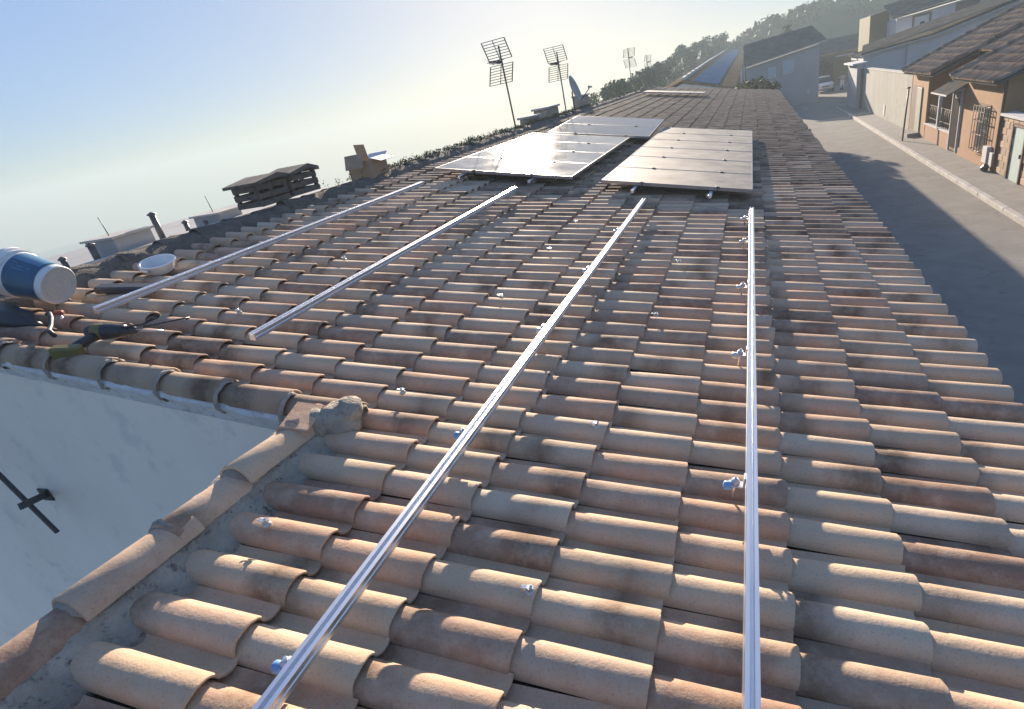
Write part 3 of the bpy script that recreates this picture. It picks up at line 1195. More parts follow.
# tan bag or cloth behind the bucket, dark bag below it
def lumpy(name, label, cat, c, r, mat, amp=.25, fr=5):
    mb = MB()
    vs, fs = [], []
    nu, nv = 20, 12
    for j in range(nv + 1):
        th = pi * j / nv
        for i in range(nu):
            ph = 2 * pi * i / nu
            p = Vector((sin(th) * cos(ph), sin(th) * sin(ph), cos(th)))
            k = 1 + amp * noise.noise(p * 1.7 + Vector(c)) + amp * .5 * noise.noise(p * fr)
            vs.append(Vector(c) + ROOF_ROT @ Vector((p.x * r[0] * k, p.y * r[1] * k, p.z * r[2] * k)))
    for j in range(nv):
        for i in range(nu):
            fs.append((j * nu + i, j * nu + (i + 1) % nu, (j + 1) * nu + (i + 1) % nu, (j + 1) * nu + i))
    mb.add(vs, fs, True)
    return tag(mb.build(name, mat, origin=c), label, cat)


lumpy('tool_bag', 'dark cloth tool bag slumped on the tiles below the paint bucket', 'bag', S(-4.85, 1.06, .0), (.32, .09, .075), M['drill_black'])

# white bowl
t = thing('plastic_tub', 'shallow white plastic tub standing on the tiles near the ridge', 'tub', S(-4.68, 2.1, .0))
bb = MB()
up = (NR + Vector((0, -.15, 0))).normalized()
bc = S(-4.68, 2.1, -.01)
bb.lathe([(.0, .0), (.085, .0), (.095, .01), (.122, .075), (.134, .08), (.134, .085), (.119, .085), (.09, .014), (.0, .010)], bc, up, 32)
bb.build('bowl', M['white_plastic'], t, sharp=40)
bb = MB()
bb.lathe([(.115, .04), (.132, .045), (.136, .065), (.128, .07)], bc, up, 10, True, .1, .9)
bb.build('grip', M['white_plastic'], t)
# dark offcut lying behind the rail
t = tag(MB().box(S(-4.50, 1.66, .02), (.42, .10, .05), ROOF_ROT @ R3('Z', .35), .01).build('wood_offcut', M['dark_steel'], origin=S(-4.5, 1.66, .02)), 'dark offcut board lying behind the ridge-side rail', 'board')

# cordless drill lying on its side
dp0 = S(-3.86, 1.01, .035)
t = thing('cordless_drill', 'black and yellow cordless drill lying on the tiles beside the edge of the patio', 'drill', dp0)
DX = (S(1, 0) * .93 + Vector((0, .36, 0)) + NR * .02).normalized()
DZ = NR
DY = DZ.cross(DX)


def D(x, y, z=0):
    return dp0 + (DX * x + DY * y + DZ * z) * 1.25


drot = Matrix((DX, DY, DZ)).transposed()
mb = MB()
mb.lathe([(.0, -.131), (.036, -.125), (.046, -.10), (.048, -.012), (.044, .037), (.038, .075), (.0, .075)], D(0, 0, .015), DX, 16)
mb.build('motor_housing', M['drill_black'], t, sharp=40)
mb = MB()
mb.lathe([(.037, .076), (.037, .094), (.030, .1), (.029, .137), (.018, .156), (.0, .157)], D(0, 0, .015), DX, 14)
mb.build('chuck', M['drill_black'], t, sharp=40)
MB().tube([D(.12, 0, .015), D(.25, .0, .006)], .005, 6).build('bit', M['steel'], t)
mb = MB()
mb.tube([D(-.05, -.02, .01), D(-.075, -.075, .0), D(-.10, -.145, -.01)], .027, 10)
mb.build('handle', M['drill_black'], t)
mb = MB()
mb.box(D(-.10, -.165, -.012), (.16, .07, .085), drot, .012)
mb.build('battery', M['drill_yellow'], t)
mb = MB()
mb.lathe([(.0475, -.088), (.0492, -.083), (.0492, -.037), (.0475, -.032)], D(0, 0, .015), DX, 16)
mb.build('band', M['drill_yellow'], t)
# cable curled by the drill, a blue strap and red clamp by the bucket
cb = MB()
cpts = [D(.33 - .02 * k + .06 * sin(k * .9), .02 + .05 * cos(k * .8), .03 + .03 * abs(sin(k * .6))) for k in range(12)]
cb.tube(cpts, .005, 6)
tag(cb.build('cable', M['cable'], origin=cpts[0]), 'thin black cable curled beyond the drill chuck', 'cable')
cb = MB()
cpts = [S(-4.50 + .055 * k, 1.10 - .035 * k + .02 * sin(k), .045 + .02 * sin(k * 1.3)) for k in range(8)]
cb.tube(cpts, .014, 8)
tag(cb.build('strap', M['cable'], origin=cpts[0]), 'dark blue strap trailing from under the bucket toward the drill', 'strap')
t = thing('clamp', 'small red-handled clamp lying under the bucket rim', 'clamp', S(-4.44, 1.13, .03))
MB().box(S(-4.44, 1.13, .05), (.06, .035, .03), ROOF_ROT @ R3('Z', .5), .008).build('handle', M['red'], t)
MB().box(S(-4.40, 1.11, .035), (.07, .02, .015), ROOF_ROT @ R3('Z', -.5), .004).build('jaw', M['steel'], t)

# slatted crates on the ridge
def crate(y0, y1, label, dz=0.0):
    x0, x1 = -5.42, -5.10
    t = thing('wooden_crate', label, 'crate', (-5.26, (y0 + y1) / 2, 1.06), 'wooden crates on the ridge')
    zb = 1.075
    for f in (0, .5, 1):
        y = y0 + .02 + (y1 - y0 - .04) * f
        for x in (x0 + .02, x1 - .02):
            MB().box((x, y, zb + .115), (.035, .045, .23), bevel=.004).build('post', M['wood'], t)
    for k, z in enumerate((.025, .105, .185)):
        for x in (x0 - .005, x1 + .005):
            MB().box((x, (y0 + y1) / 2 + random.gauss(0, .006), zb + z + random.gauss(0, .003)), (.016, y1 - y0, .058), R3('X', random.gauss(0, .01)), .003).build('slat', M['wood'], t)
        for y in (y0 - .005, y1 + .005):
            MB().box(((x0 + x1) / 2, y, zb + z), (x1 - x0, .016, .058), bevel=.003).build('slat', M['wood'], t)
    pk_ = y0 + (y1 - y0) * .68
    for xa, xb in ((x0 - .07, x0 + .115), (x0 + .125, x1 - .11), (x1 - .10, x1 + .07)):
        MB().prism([(xa, y0 - .05, zb + .216), (xa, pk_, zb + .245 + dz), (xa, y1 + .015, zb + .216), (xa, y1 + .015, zb + .256), (xa, pk_, zb + .295 + dz), (xa, y0 - .05, zb + .246)], (xb - xa, 0, 0)).build('lid_board', M['wood'], t)


crate(3.88, 4.35, 'slatted wooden crate with a board lid on the ridge, nearer of the two')
crate(4.40, 4.88, 'slatted wooden crate with a board lid on the ridge, the one nearer the cardboard box', .012)

# cardboard box with flaps up
t = thing('cardboard_box', 'open cardboard box with two raised flaps sitting on the ridge', 'box', (-5.2, 6.1, 1.0))
bx = MB()
rz = R3('Z', .12)
bcn = Vector((-5.22, 6.15, 1.0))
W_, L_, H_ = .32, .54, .24
for c, s in (((-W_ / 2, 0, H_ / 2), (.008, L_, H_)), ((W_ / 2, 0, H_ / 2), (.008, L_, H_)), ((0, -L_ / 2, H_ / 2), (W_ - .01, .008, H_)), ((0, L_ / 2, H_ / 2), (W_ - .01, .008, H_)), ((0, 0, .006), (W_ - .02, L_ - .02, .008))):
    bx.box(bcn + rz @ Vector(c), s, rz)
bx.build('carton', M['card'], t)


def flap(c, s, r, m='card'):
    MB().box(bcn + rz @ Vector(c), s, rz @ r).build('flap', M[m], t)


flap((-.02, -L_ / 2 - .05, H_ + .01), (W_ * .85, .19, .007), R3('X', 1.15))
flap((W_ * .1, -L_ / 2 + .13, H_ + .105), (W_ * .75, .007, .21), R3('X', .12) @ R3('Z', -.5))
flap((W_ / 2 + .06, .06, H_ - .01), (.16, L_ * .8, .007), R3('Y', .35), 'card_pale')
flap((0, L_ / 2 + .06, H_ + .02), (W_ * .9, .16, .007), R3('X', .4), 'card_pale')

# metal bar on the patio wall
t = thing('wall_bar', 'dark metal bar held off the white patio wall by a bracket', 'metal bar', (-4.8, .72, -.25))
mb = MB()
va, vb = Vector((-4.96, .55, .45)), Vector((-4.63, .55, -.46))
ln = (vb - va).length
mb.box((va + vb) / 2, (.034, .022, ln), R3('Y', math.atan2(va.x - vb.x, va.z - vb.z)), .003)
mb.build('bar', M['dark_steel'], t)
mb = MB()
wa, wb = Vector((-4.86, .715, -.28)), Vector((-4.60, .44, -.155))
dr_ = (wb - wa)
qr = dr_.to_track_quat('X', 'Z').to_matrix()
mb.box((wa + wb) / 2 + Vector((0, .02, 0)), (dr_.length, .020, .045), qr, .003)
mb.box((-4.865, .716, -.28), (.11, .012, .10), None, .002)
mb.build('bracket', M['dark_steel'], t)

# ------------------------------------------------------------------ buildings helpers
def prism_roof(mb, x0, x1, y0, y1, z0, z1, th=.12):
    """single pitch rising from x0 (z0) to x1 (z1)"""
    mb.prism([(x0, y0, z0), (x1, y0, z1), (x1, y0, z1 + th), (x0, y0, z0 + th)], (0, y1 - y0, 0))


def barrel_rows(mb, a, b, n, r, steps, rnd):
    """half-round tile courses from eave line a (two points) up to line b: n rows, each a stepped half pipe"""
    a0, a1 = Vector(a[0]), Vector(a[1])
    b0, b1 = Vector(b[0]), Vector(b[1])
    nrm = (a1 - a0).cross(b0 - a0).normalized()
    if nrm.z < 0:
        nrm = -nrm
    for i in range(n):
        f = (i + .5) / n
        p, q = a0.lerp(a1, f), b0.lerp(b1, f)
        side = (a1 - a0).normalized()
        for k in range(steps):
            f0, f1 = k / steps, (k + 1) / steps + .02
            u0, u1 = p.lerp(q, f0), p.lerp(q, min(1.02, f1))
            tn = rnd.random()
            vs = []
            for u, lift in ((u0, .03), (u1, .005)):
                for t_ in range(5):
                    an = pi * t_ / 4
                    vs.append(u + side * (-cos(an) * r) + nrm * (sin(an) * r + lift))
            uvs = [(1, t_ / 4) for t_ in range(5)] + [(0, t_ / 4) for t_ in range(5)]
            mb.add(vs, [(t_, t_ + 1, t_ + 6, t_ + 5) for t_ in range(4)] + [(0, 1, 2, 3, 4)], True, tn, uvs)


def part(name, mat, parent, c, s, rot=None, bevel=0.0):
    return MB().box(c, s, rot, bevel).build(name, M[mat], parent)


FX = 7.1           # facade line across the street
PT = GZ + .12      # pavement level

# ochre house B (nearer)
hB = thing('ochre_house', 'ochre single-storey house with a barred window and brown door across the street', 'house', (10, 23, GZ))
MB().prism([(FX, 21.05, GZ), (13.5, 21.05, GZ), (13.5, 21.05, 2.15), (FX, 21.05, -.42)], (0, 3.95, 0)).build('wall', M['orange'], hB)
part('plinth', 'pinkish', hB, (FX - .012, 23.0, PT + .13), (.03, 3.9, .26))
rb = MB()
prism_roof(rb, 6.72, 13.6, 20.75, 25.3, -.52, 2.24, .07)
rbo = rb.build('roof', M['roof_dark'], hB)
rnd = random.Random(3)
rb = MB()
barrel_rows(rb, ((6.66, 20.8, -.46), (6.66, 25.25, -.46)), ((13.6, 20.8, 2.33), (13.6, 25.25, 2.33)), 22, .085, 17, rnd)
me_ = rb.build('roof_tiling', M['tile_far'], rbo, weld=False)
me_['kind'] = 'stuff'
rb = MB()
barrel_rows(rb, ((6.66, 25.2, -.40), (6.66, 25.45, -.40)), ((13.6, 25.2, 2.40), (13.6, 25.45, 2.40)), 1, .12, 17, rnd)
v_ = rb.build('verge_tiling', M['tile_far'], rbo, weld=False)
v_['kind'] = 'stuff'


def window_barred(parent, y0, y1, z0, z1, fx=FX):
    wf = MB()
    wf.box((fx - .01, (y0 + y1) / 2, (z0 + z1) / 2), (.03, y1 - y0 + .16, z1 - z0 + .16))
    wn_ = wf.build('window', M['brown'], parent)
    MB().box((fx - .03, (y0 + y1) / 2, (z0 + z1) / 2), (.012, y1 - y0, z1 - z0)).build('pane', M['window'], wn_)
    MB().box((fx - .05, (y0 + y1) / 2, z0 - .12), (.14, y1 - y0 + .22, .05)).build('sill', M['pinkish'], wn_)
    nb = 5
    for k in range(nb):
        y = y0 - .04 + (y1 - y0 + .08) * k / (nb - 1)
        MB().tube([(fx - .17, y, z0 - .06), (fx - .17, y, z1 + .06)], .011, 6).build('grille_bar', M['iron'], wn_)
    for z in (z0 - .05, z0 + (z1 - z0) * .36, z0 + (z1 - z0) * .68, z1 - .12, z1 + .05):
        gb = MB()
        gb.box((fx - .172, (y0 + y1) / 2, z), (.016, y1 - y0 + .1, .028))
        gb.box((fx - .09, y0 - .04, z), (.16, .014, .02))
        gb.box((fx - .09, y1 + .04, z), (.16, .014, .02))
        gb.build('grille_rail', M['iron'], wn_)
    return wn_


window_barred(hB, 22.22, 23.18, -2.55, -1.28)
d_ = part('door', 'brown', hB, (FX - .012, 25.0 + .62, -1.98 + .0), (.05, .9, 2.05))
# the door stands in the porch side bay
for k in range(9):
    MB().box((FX - .05, 25.30 + .08 * k, -2.05), (.02, .02, 1.7)).build('door_bar', M['iron'], d_)
part('door_frame', 'house_white', hB, (FX - .03, 25.13, -1.95), (.08, .07, 2.15))
part('door_frame', 'house_white', hB, (FX - .03, 26.12, -1.95), (.08, .07, 2.15))
part('lintel', 'house_white', hB, (FX - .03, 25.62, -.88), (.09, 1.06, .1))
aw = MB()
aw.prism([(FX - .62, 24.75, -1.0), (FX + .05, 24.75, -.66), (FX + .05, 24.75, -.62), (FX - .62, 24.75, -.95)], (0, 2.1, 0))
awo = aw.build('awning', M['roof_dark'], hB)
part('awning_edge', 'house_white', awo, (FX - .63, 25.8, -.965), (.025, 2.1, .05))
# meter cupboard, pipe
part('meter_box', 'house_white', hB, (FX - .07, 21.75, -2.62), (.14, .42, .5), None, .01)
part('meter_box', 'grey_plastic', hB, (FX - .05, 21.28, -2.72), (.1, .26, .42), None, .01)
part('drainpipe', 'brown', hB, (FX - .04, 21.10, -1.8), (.07, .07, 2.7), None, .01)
tag(lumpy('bin_bag', 'small dark rubbish bag at the foot of the ochre house wall', 'bag', (FX - .16, 21.45, PT + .09), (.12, .13, .12), M['rubbish']))

# porch between the two houses (part of house C)
hC = thing('terrace_house', 'ochre terraced house with a porch railing and pale front door, farther along the street', 'house', (10, 29, GZ))
MB().prism([(FX, 30.05, GZ), (13.5, 30.05, GZ), (13.5, 30.05, 2.15), (FX, 30.05, -.42)], (0, 2.9, 0)).build('wall', M['orange'], hC)
MB().prism([(8.6, 25.02, GZ), (13.5, 25.02, GZ), (13.5, 25.02, 1.9), (8.6, 25.02, .05)], (0, 5.0, 0)).build('porch_wall', M['pinkish'], hC)
part('porch_floor', 'pave', hC, (7.85, 28.1, PT + .1), (1.5, 3.85, .35))
part('parapet', 'pinkish', hC, (FX + .06, 28.1, -2.80), (.16, 3.86, .64))
part('coping', 'house_white', hC, (FX + .06, 28.1, -2.455), (.22, 3.86, .05))
part('porch_post', 'house_white', hC, (FX + .06, 28.25, -1.85), (.12, .12, 1.15))
for k in range(14):
    MB().tube([(FX + .06, 26.3 + .27 * k, -2.43), (FX + .06, 26.3 + .27 * k, -1.72)], .012, 5).build('railing_bar', M['iron'], hC)
for z in (-2.2, -1.7):
    part('railing_rail', 'iron', hC, (FX + .06, 28.1, z), (.03, 3.8, .035))
part('front_wall', 'orange', hC, (FX + .02, 29.98, -1.9), (.1, .12, 2.4))
dr = part('door_recess', 'brown', hC, (FX - .008, 31.85, -2.05), (.03, 1.75, 2.05))
part('door', 'door_pale', dr, (FX - .03, 31.35, -2.05), (.04, .85, 1.95), None, .01)
part('step', 'pave', hC, (FX - .25, 31.6, PT + .08), (.5, 1.6, .16))
rc = MB()
prism_roof(rc, 6.72, 13.6, 27.9, 33.2, -.50, 2.26, .07)
prism_roof(rc, 8.2, 13.6, 25.3, 27.9, .05, 2.20, .06)
rco = rc.build('roof', M['roof_dark'], hC)
rc = MB()
barrel_rows(rc, ((6.66, 28.0, -.44), (6.66, 33.1, -.44)), ((13.6, 28.0, 2.35), (13.6, 33.1, 2.35)), 25, .085, 17, rnd)
barrel_rows(rc, ((8.15, 25.5, .13), (8.15, 27.9, .13)), ((13.6, 25.5, 2.28), (13.6, 27.9, 2.28)), 12, .085, 13, rnd)
o_ = rc.build('roof_tiling', M['tile_far'], rco, weld=False)
o_['kind'] = 'stuff'
rc = MB()
for yv in (28.0, 33.15):
    barrel_rows(rc, ((6.62, yv - .13, -.38), (6.62, yv + .13, -.38)), ((13.6, yv - .13, 2.43), (13.6, yv + .13, 2.43)), 1, .13, 17, rnd)
o_ = rc.build('verge_tiling', M['tile_far'], rco, weld=False)
o_['kind'] = 'stuff'

# stone clad garden wall with a pale door, right of the ochre house
sw = thing('garden_wall', 'cream stone-clad garden wall with a pale green door', 'wall', (FX, 18, GZ))
MB().box((FX + .14, 17.4, -2.33), (.2, 7.2, 1.86)).build('wall_core', M['mortar_pale'], sw)
part('coping', 'house_white', sw, (FX + .10, 17.4, -1.365), (.36, 7.3, .07))
bw, bh = .40, .2
bmsh = MB().box((0, 0, 0), (.07, bw - .015, bh - .014), bevel=.012).mesh('stone_block')
bmsh.materials.append(M['brick_stone'])
for j in range(9):
    for i in range(18):
        y = 20.95 - (i + .5) * bw - (.5 * bw if j % 2 else 0)
        z = PT + .02 + (j + .5) * bh * .95
        if 18.98 < y < 20.05 and z < -1.55:
            continue
        if y < 14 or z > -1.42:
            continue
        k = bpy.data.objects.new('stone_block', bmsh)
        COL.objects.link(k)
        k.parent = sw
        k.location = Vector((FX + .02 + random.uniform(-.008, .008), y, z)) - sw.location
sd_ = part('door', 'door_teal', sw, (FX + .02, 19.55, -2.36), (.06, .82, 1.5), None, .01)
part('door_handle', 'dark_steel', sd_, (FX - .03, 19.25, -2.35), (.05, .04, .12), None, .005)
part('door_frame', 'brown', sw, (FX, 20.02, -2.34), (.1, .07, 1.6))
part('door_frame', 'brown', sw, (FX, 19.08, -2.34), (.1, .07, 1.6))
part('lintel', 'brown', sw, (FX, 19.55, -1.57), (.1, 1.0, .07))

# long plain wall
lw = thing('boundary_wall', 'long pale concrete wall half in sun, farther along the street', 'wall', (FX, 40, GZ))
MB().box((FX + .12, 40.15, -1.90), (.24, 14.2, 2.6)).build('wall', M['concrete'], lw)
part('coping', 'kerb', lw, (FX + .12, 40.15, -.575), (.3, 14.2, .05))
part('meter_plate', 'house_white', lw, (FX - .015, 39.3, -2.6), (.03, .38, .55))
# gate pillar and dark end
gp = thing('gate_pillar', 'grey rendered gate pillar at the end of the long wall', 'pillar', (6.9, 50, GZ))
MB().box((6.95, 49.6, -1.75), (.5, 4.4, 2.9)).build('pillar', M['house_grey'], gp)
part('cap', 'house_white', gp, (6.85, 49.6, -.25), (.9, 4.6, .1))
part('gate', 'brown', gp, (7.0, 47.35, -1.9), (.12, .2, 2.6))

# street pole
sp = thing('street_pole', 'thin dark street pole on the pavement edge by the terrace house', 'pole', (6.28, 30.1, PT))
MB().tube([(6.28, 30.1, PT), (6.36, 30.1, PT + 2.15)], .035, 8).build('post', M['brown'], sp)
MB().box((6.35, 30.1, PT + 2.18), (.14, .14, .06), bevel=.01).build('cap', M['brown'], sp)

# ------------------------------------------------------------------ houses farther off on the right
hD = thing('shaded_house', 'house with a blue-shaded side wall behind the long wall', 'house', (12, 52, GZ))
MB().prism([(7.5, 50.5, GZ), (17.5, 50.5, GZ), (17.5, 50.5, 1.75), (11.8, 50.5, .46), (7.5, 50.5, .06)], (0, 6, 0)).build('wall', M['house_white'], hD)
rd = MB()
rd.prism([(7.3, 50.3, .07), (11.8, 50.3, .49), (17.7, 50.3, 1.82), (17.7, 50.3, 1.96), (11.8, 50.3, .63), (7.3, 50.3, .19)], (0, 6.5, 0))
rd.prism([(7.35, 50.4, .20), (17.7, 50.4, 1.97), (17.9, 53.8, 2.36), (7.9, 53.8, .66)], (0, .05, .06))
rdo = rd.build('roof', M['roof_dark'], hD)
gt = MB()
gt.prism([(7.3, 50.22, .05), (11.8, 50.22, .47), (17.7, 50.22, 1.80), (17.7, 50.22, 1.90), (11.8, 50.22, .57), (7.3, 50.22, .15)], (0, .07, 0))
gt.build('fascia', M['kerb'], rdo)
part('downpipe', 'house_grey', hD, (10.2, 50.45, -1.2), (.09, .09, 3.0))

hE = thing('white_upper_house', 'tall pale house with brown shutters above the shaded roof', 'house', (15, 62, GZ))
MB().prism([(11.2, 60, GZ), (24, 60, GZ), (24, 60, 3.4), (15.5, 60, 2.45), (11.2, 60, 2.05)], (0, 7, 0)).build('wall', M['house_white'], hE)
re_ = MB()
re_.prism([(10.8, 59.6, 2.10), (15.5, 59.6, 2.52), (24.3, 59.6, 3.5), (24.3, 63.5, 5.2), (15.5, 63.5, 4.2), (10.8, 63.5, 3.8)][:3] + [(24.3, 59.6, 3.62), (15.5, 59.6, 2.64), (10.8, 59.6, 2.22)], (0, .5, 0))
re_.add([(10.8, 59.6, 2.24), (24.3, 59.6, 3.63), (24.3, 64, 4.9), (10.8, 64, 3.3)], [(0, 1, 2, 3)])
re_.build('roof', M['roof_dark'], hE)
for x, z, w_, h_, m in ((16.1, 1.85, 1.55, 1.0, 'shutter_brown'), (19.2, 2.3, .8, .9, 'shutter'), (22.0, 2.4, 1.2, 1.0, 'shutter_brown')):
    wo = part('window', 'house_grey', hE, (x, 59.985, z), (w_ + .12, .05, h_ + .12))
    part('shutter', m, wo, (x, 59.95, z), (w_, .04, h_))
wo = part('window', 'yellow_wall', hE, (13.0, 59.985, 1.35), (1.35, .05, 1.5))
part('pane', 'house_white', wo, (13.0, 59.95, 1.3), (1.0, .04, 1.25))
part('vent', 'dark_steel', wo, (13.05, 59.92, 1.3), (.32, .04, .42))

hF = thing('yellow_house', 'narrow yellow rendered house end beyond the shaded roof', 'house', (10.3, 66, GZ))
MB().prism([(9.85, 64, GZ), (11.35, 64, GZ), (11.35, 64, 2.95), (9.85, 64, 2.75)], (0, 6, 0)).build('wall', M['yellow_wall'], hF)
part('coping', 'kerb', hF, (10.6, 63.95, 2.90), (1.7, .2, .07), R3('Y', -.13))
part('vent', 'dark_steel', hF, (11.15, 63.98, .9), (.2, .05, .25))

# ------------------------------------------------------------------ left of the street, beyond our roof
hG = thing('grey_street_house', 'grey two-window house facing us at the street bend, with a sloping gutter', 'house', (3, 62, GZ))
MB().prism([(-.6, 60, GZ), (5.45, 60, GZ), (5.45, 60, 1.42), (-.6, 60, .6)], (0, 8, 0)).build('wall', M['house_grey'], hG)
rg = MB()
rg.prism([(-.8, 59.75, .62), (5.95, 59.75, 1.53), (5.95, 59.75, 1.66), (-.8, 59.75, .74)], (0, .3, 0))
rg.add([(-.8, 59.8, .745), (5.95, 59.8, 1.665), (5.2, 65, 3.0), (-.8, 65, 2.55)], [(0, 1, 2, 3)])
rg.add([(5.95, 59.8, 1.66), (5.95, 68, 1.66), (5.2, 65, 3.0)], [(0, 1, 2)])
rgo = rg.build('roof', M['roof_dark'], hG)
gg = MB()
gg.prism([(-.8, 59.66, .60), (5.98, 59.66, 1.52), (5.98, 59.66, 1.63), (-.8, 59.66, .71)], (0, .08, 0))
gg.build('gutter', M['kerb'], rgo)
for x, z, w_, h_ in ((2.95, .05, .75, .9), (1.6, -.15, .5, .75)):
    wo = part('window', 'house_white', hG, (x, 59.985, z), (w_ + .14, .05, h_ + .14))
    part('pane', 'shutter', wo, (x, 59.95, z), (w_, .03, h_))
part('meter_plate', 'house_white', hG, (4.6, 59.97, -2.2), (.3, .05, .4))

# row of terraced houses climbing the hill
zr = [(45, .85), (60, 1.30), (75, 1.75), (90, 2.15), (107, 2.60), (125, 3.10), (143, 3.60)]
tlab = ['nearest of the terraced roofs climbing behind our roof', 'second of the terraced roofs climbing the hill', 'third of the terraced roofs climbing the hill', 'fourth of the terraced roofs climbing the hill', 'fifth of the terraced roofs climbing the hill', 'farthest of the terraced roofs climbing the hill']
for i in range(6):
    y, za = zr[i]
    yb, zb_ = zr[i + 1]
    xr, xe, fall = -4.75, -1.15, 1.05
    sl = math.atan2(fall, xe - xr)
    rise = math.atan2(zb_ - za, yb - y)
    t = thing('row_house', tlab[i] + ', with a blue strip along it', 'house', (-3, y, GZ), 'terraced houses climbing the hill')
    MB().prism([(xe - .2, y, GZ), (-9, y, GZ), (-9, y, za - 1.5), (xr, y, za - .2), (xe - .2, y, za - fall - .1)], (0, yb - y - .01, 0)).build('wall', M['yellow_wall'] if i % 2 else M['house_white'], t)

    def RP(f, g, h=0.0):      # point on the roof slope: f across (0 ridge, 1 eave), g along
        return Vector((xr + (xe - xr) * f, y + (yb - y) * g, za + (zb_ - za) * g - fall * f + h))
    rr = MB()
    rr.add([RP(0, 0), RP(1, 0), RP(1, 1), RP(0, 1), RP(0, 0, -.15), RP(1, 0, -.15), RP(1, 1, -.15), RP(0, 1, -.15)], [(0, 1, 2, 3), (7, 6, 5, 4), (0, 4, 5, 1), (1, 5, 6, 2), (2, 6, 7, 3), (3, 7, 4, 0)])
    L9, R9 = Vector((-9.2, y, za - 1.4)), Vector((-9.2, yb, zb_ - 1.4))
    rr.add([RP(0, 0), L9, R9, RP(0, 1)], [(0, 3, 2, 1)])
    ro = rr.build('roof', M['tan_roof'], t, weld=False)
    for k in range(4):
        c = RP(.0, (k + .5) / 4, .07)
        MB().box(c, (.26, (yb - y) / 4 * .62, .20), R3('X', rise), .04).build('ridge_cap', M['house_white'], ro)
    for k in range(4):
        g0, g1 = k / 4 + .008, (k + 1) / 4 - .008
        pb = MB()
        q = [RP(.20, g0, .07), RP(.68, g0, .07), RP(.68, g1, .07), RP(.20, g1, .07)]
        pb.add(q + [p - Vector((0, 0, .05)) for p in q], [(0, 1, 2, 3), (7, 6, 5, 4), (0, 4, 5, 1), (1, 5, 6, 2), (2, 6, 7, 3), (3, 7, 4, 0)])
        pb.build('roof_panel', M['panel_sky_blue'], t, weld=False)

# far antennas above the trees
grid_antenna((-7.45, 40.0, .2), 3.35, 'small far television antenna standing against the sky left of the trees', .75, (0, 0), .6, 1.25)
grid_antenna((-6.95, 44.0, .2), 2.9, 'smaller far television antenna just right of the other far one', .6, (0, 0), .9, 1.0)

# roofs of neighbours beyond our ridge, seen at the left
nb_ = thing('neighbour_building', 'pale flat-roofed neighbouring building beyond the ridge', 'building', (-16, 10, GZ))
MB().box((-17, 10.5, -1.62), (6.2, 16, 3.16)).build('wall', M['house_grey'], nb_)
part('parapet', 'house_grey', nb_, (-14.0, 10.5, .03), (.2, 16, .14))
part('roof_edge', 'kerb', nb_, (-14.0, 10.5, .115), (.28, 16.1, .03))


def rooftop_box(label, y0, y1, z1, x=-14.6, zb=-.04):
    t = thing('stair_hut', label, 'rooftop hut', (x, (y0 + y1) / 2, zb), 'rooftop huts beyond the ridge')
    MB().box((x, (y0 + y1) / 2, (zb + z1) / 2), (1.0, y1 - y0, z1 - zb), bevel=.02).build('wall', M['house_grey'], t)
    part('slab', 'kerb', t, (x, (y0 + y1) / 2, z1 + .02), (1.12, y1 - y0 + .12, .05))
    MB().tube([(x, y0 + .3, z1), (x - .02, y0 + .28, z1 + .5)], .012, 5).build('aerial', M['dark_steel'], t)


def pipe(label, y, z1, r=.07, x=-14.4):
    t = thing('flue_pipe', label, 'flue pipe', (x, y, -.04), 'flue pipes beyond the ridge')
    MB().tube([(x, y, -.04), (x, y, z1)], r, 10).build('pipe', M['dark_steel'], t)
    MB().lathe([(r * 1.5, 0), (r * 1.5, .03), (.0, .08)], (x, y, z1), (0, 0, 1), 10).build('cowl', M['dark_steel'], t)


kx = 14.5 / 8.904


def yy(v):
    return (v + 1.215) * kx - 1.215


def zz(v):
    return 1.575 - (1.575 - v) * kx


rooftop_box('wide grey rooftop hut with a thin aerial, left beyond the ridge', yy(4.66), yy(5.28), zz(.885))
rooftop_box('small grey rooftop hut between the flue pipes and the crates', yy(6.55), yy(7.05), zz(.80))
pipe('tallest dark flue pipe beyond the ridge, between the two huts', yy(5.53), zz(1.04), .075)
pipe('short flue pipe left of the wide hut', yy(4.45), zz(.86), .07)
pipe('short flue pipe right of the tallest one', yy(6.02), zz(.80), .06)
pipe('lowest flue pipe beside the small hut', yy(6.4), zz(.72), .05)
pipe('flue pipe just above the paint bucket', yy(4.02), zz(.79), .06)

# ------------------------------------------------------------------ trees
def tree(name, label, x, y, z0, h, r, seed, mat='pine_leaf', group='trees beyond the roof', dens=1.0):
    rnd = random.Random(seed)
    random.seed(seed)
    t = thing(name, label, 'tree', (x, y, z0), group)
    tr = MB()
    tr.tube([(x, y, z0), (x + .1, y, z0 + h * .3), (x + .05, y + .1, z0 + h * .62)], .16, 8, True, .07)
    cr = MB()
    cl = []
    for k in range(16):
        a = rnd.uniform(0, 6.28)
        d = sqrt(rnd.random()) * r * .72
        zc = z0 + h - r * .45 - rnd.random() ** 1.4 * r * 1.25
        c = Vector((x + d * cos(a), y + d * sin(a), zc - d * .28))
        cl.append(c)
        tr.tube([(x + .05, y + .1, z0 + h * rnd.uniform(.35, .6)), c.lerp(Vector((x, y, zc)), .5), c], .05, 5, False, .012)
        rc_ = r * rnd.uniform(.26, .46)
        leaf_clump(cr, c, rc_, int(130 * dens), rc_ * .24, .85, rnd.random())
    tr.build('trunk', M['bark'], t)
    cr.build('crown', M[mat], t, weld=False)
    return t


def tz(y, el):
    return CAM.z + (y - CAM.y) * tan(radians(el))


def tx(y, az):
    return CAM.x + (y - CAM.y) * tan(radians(az))


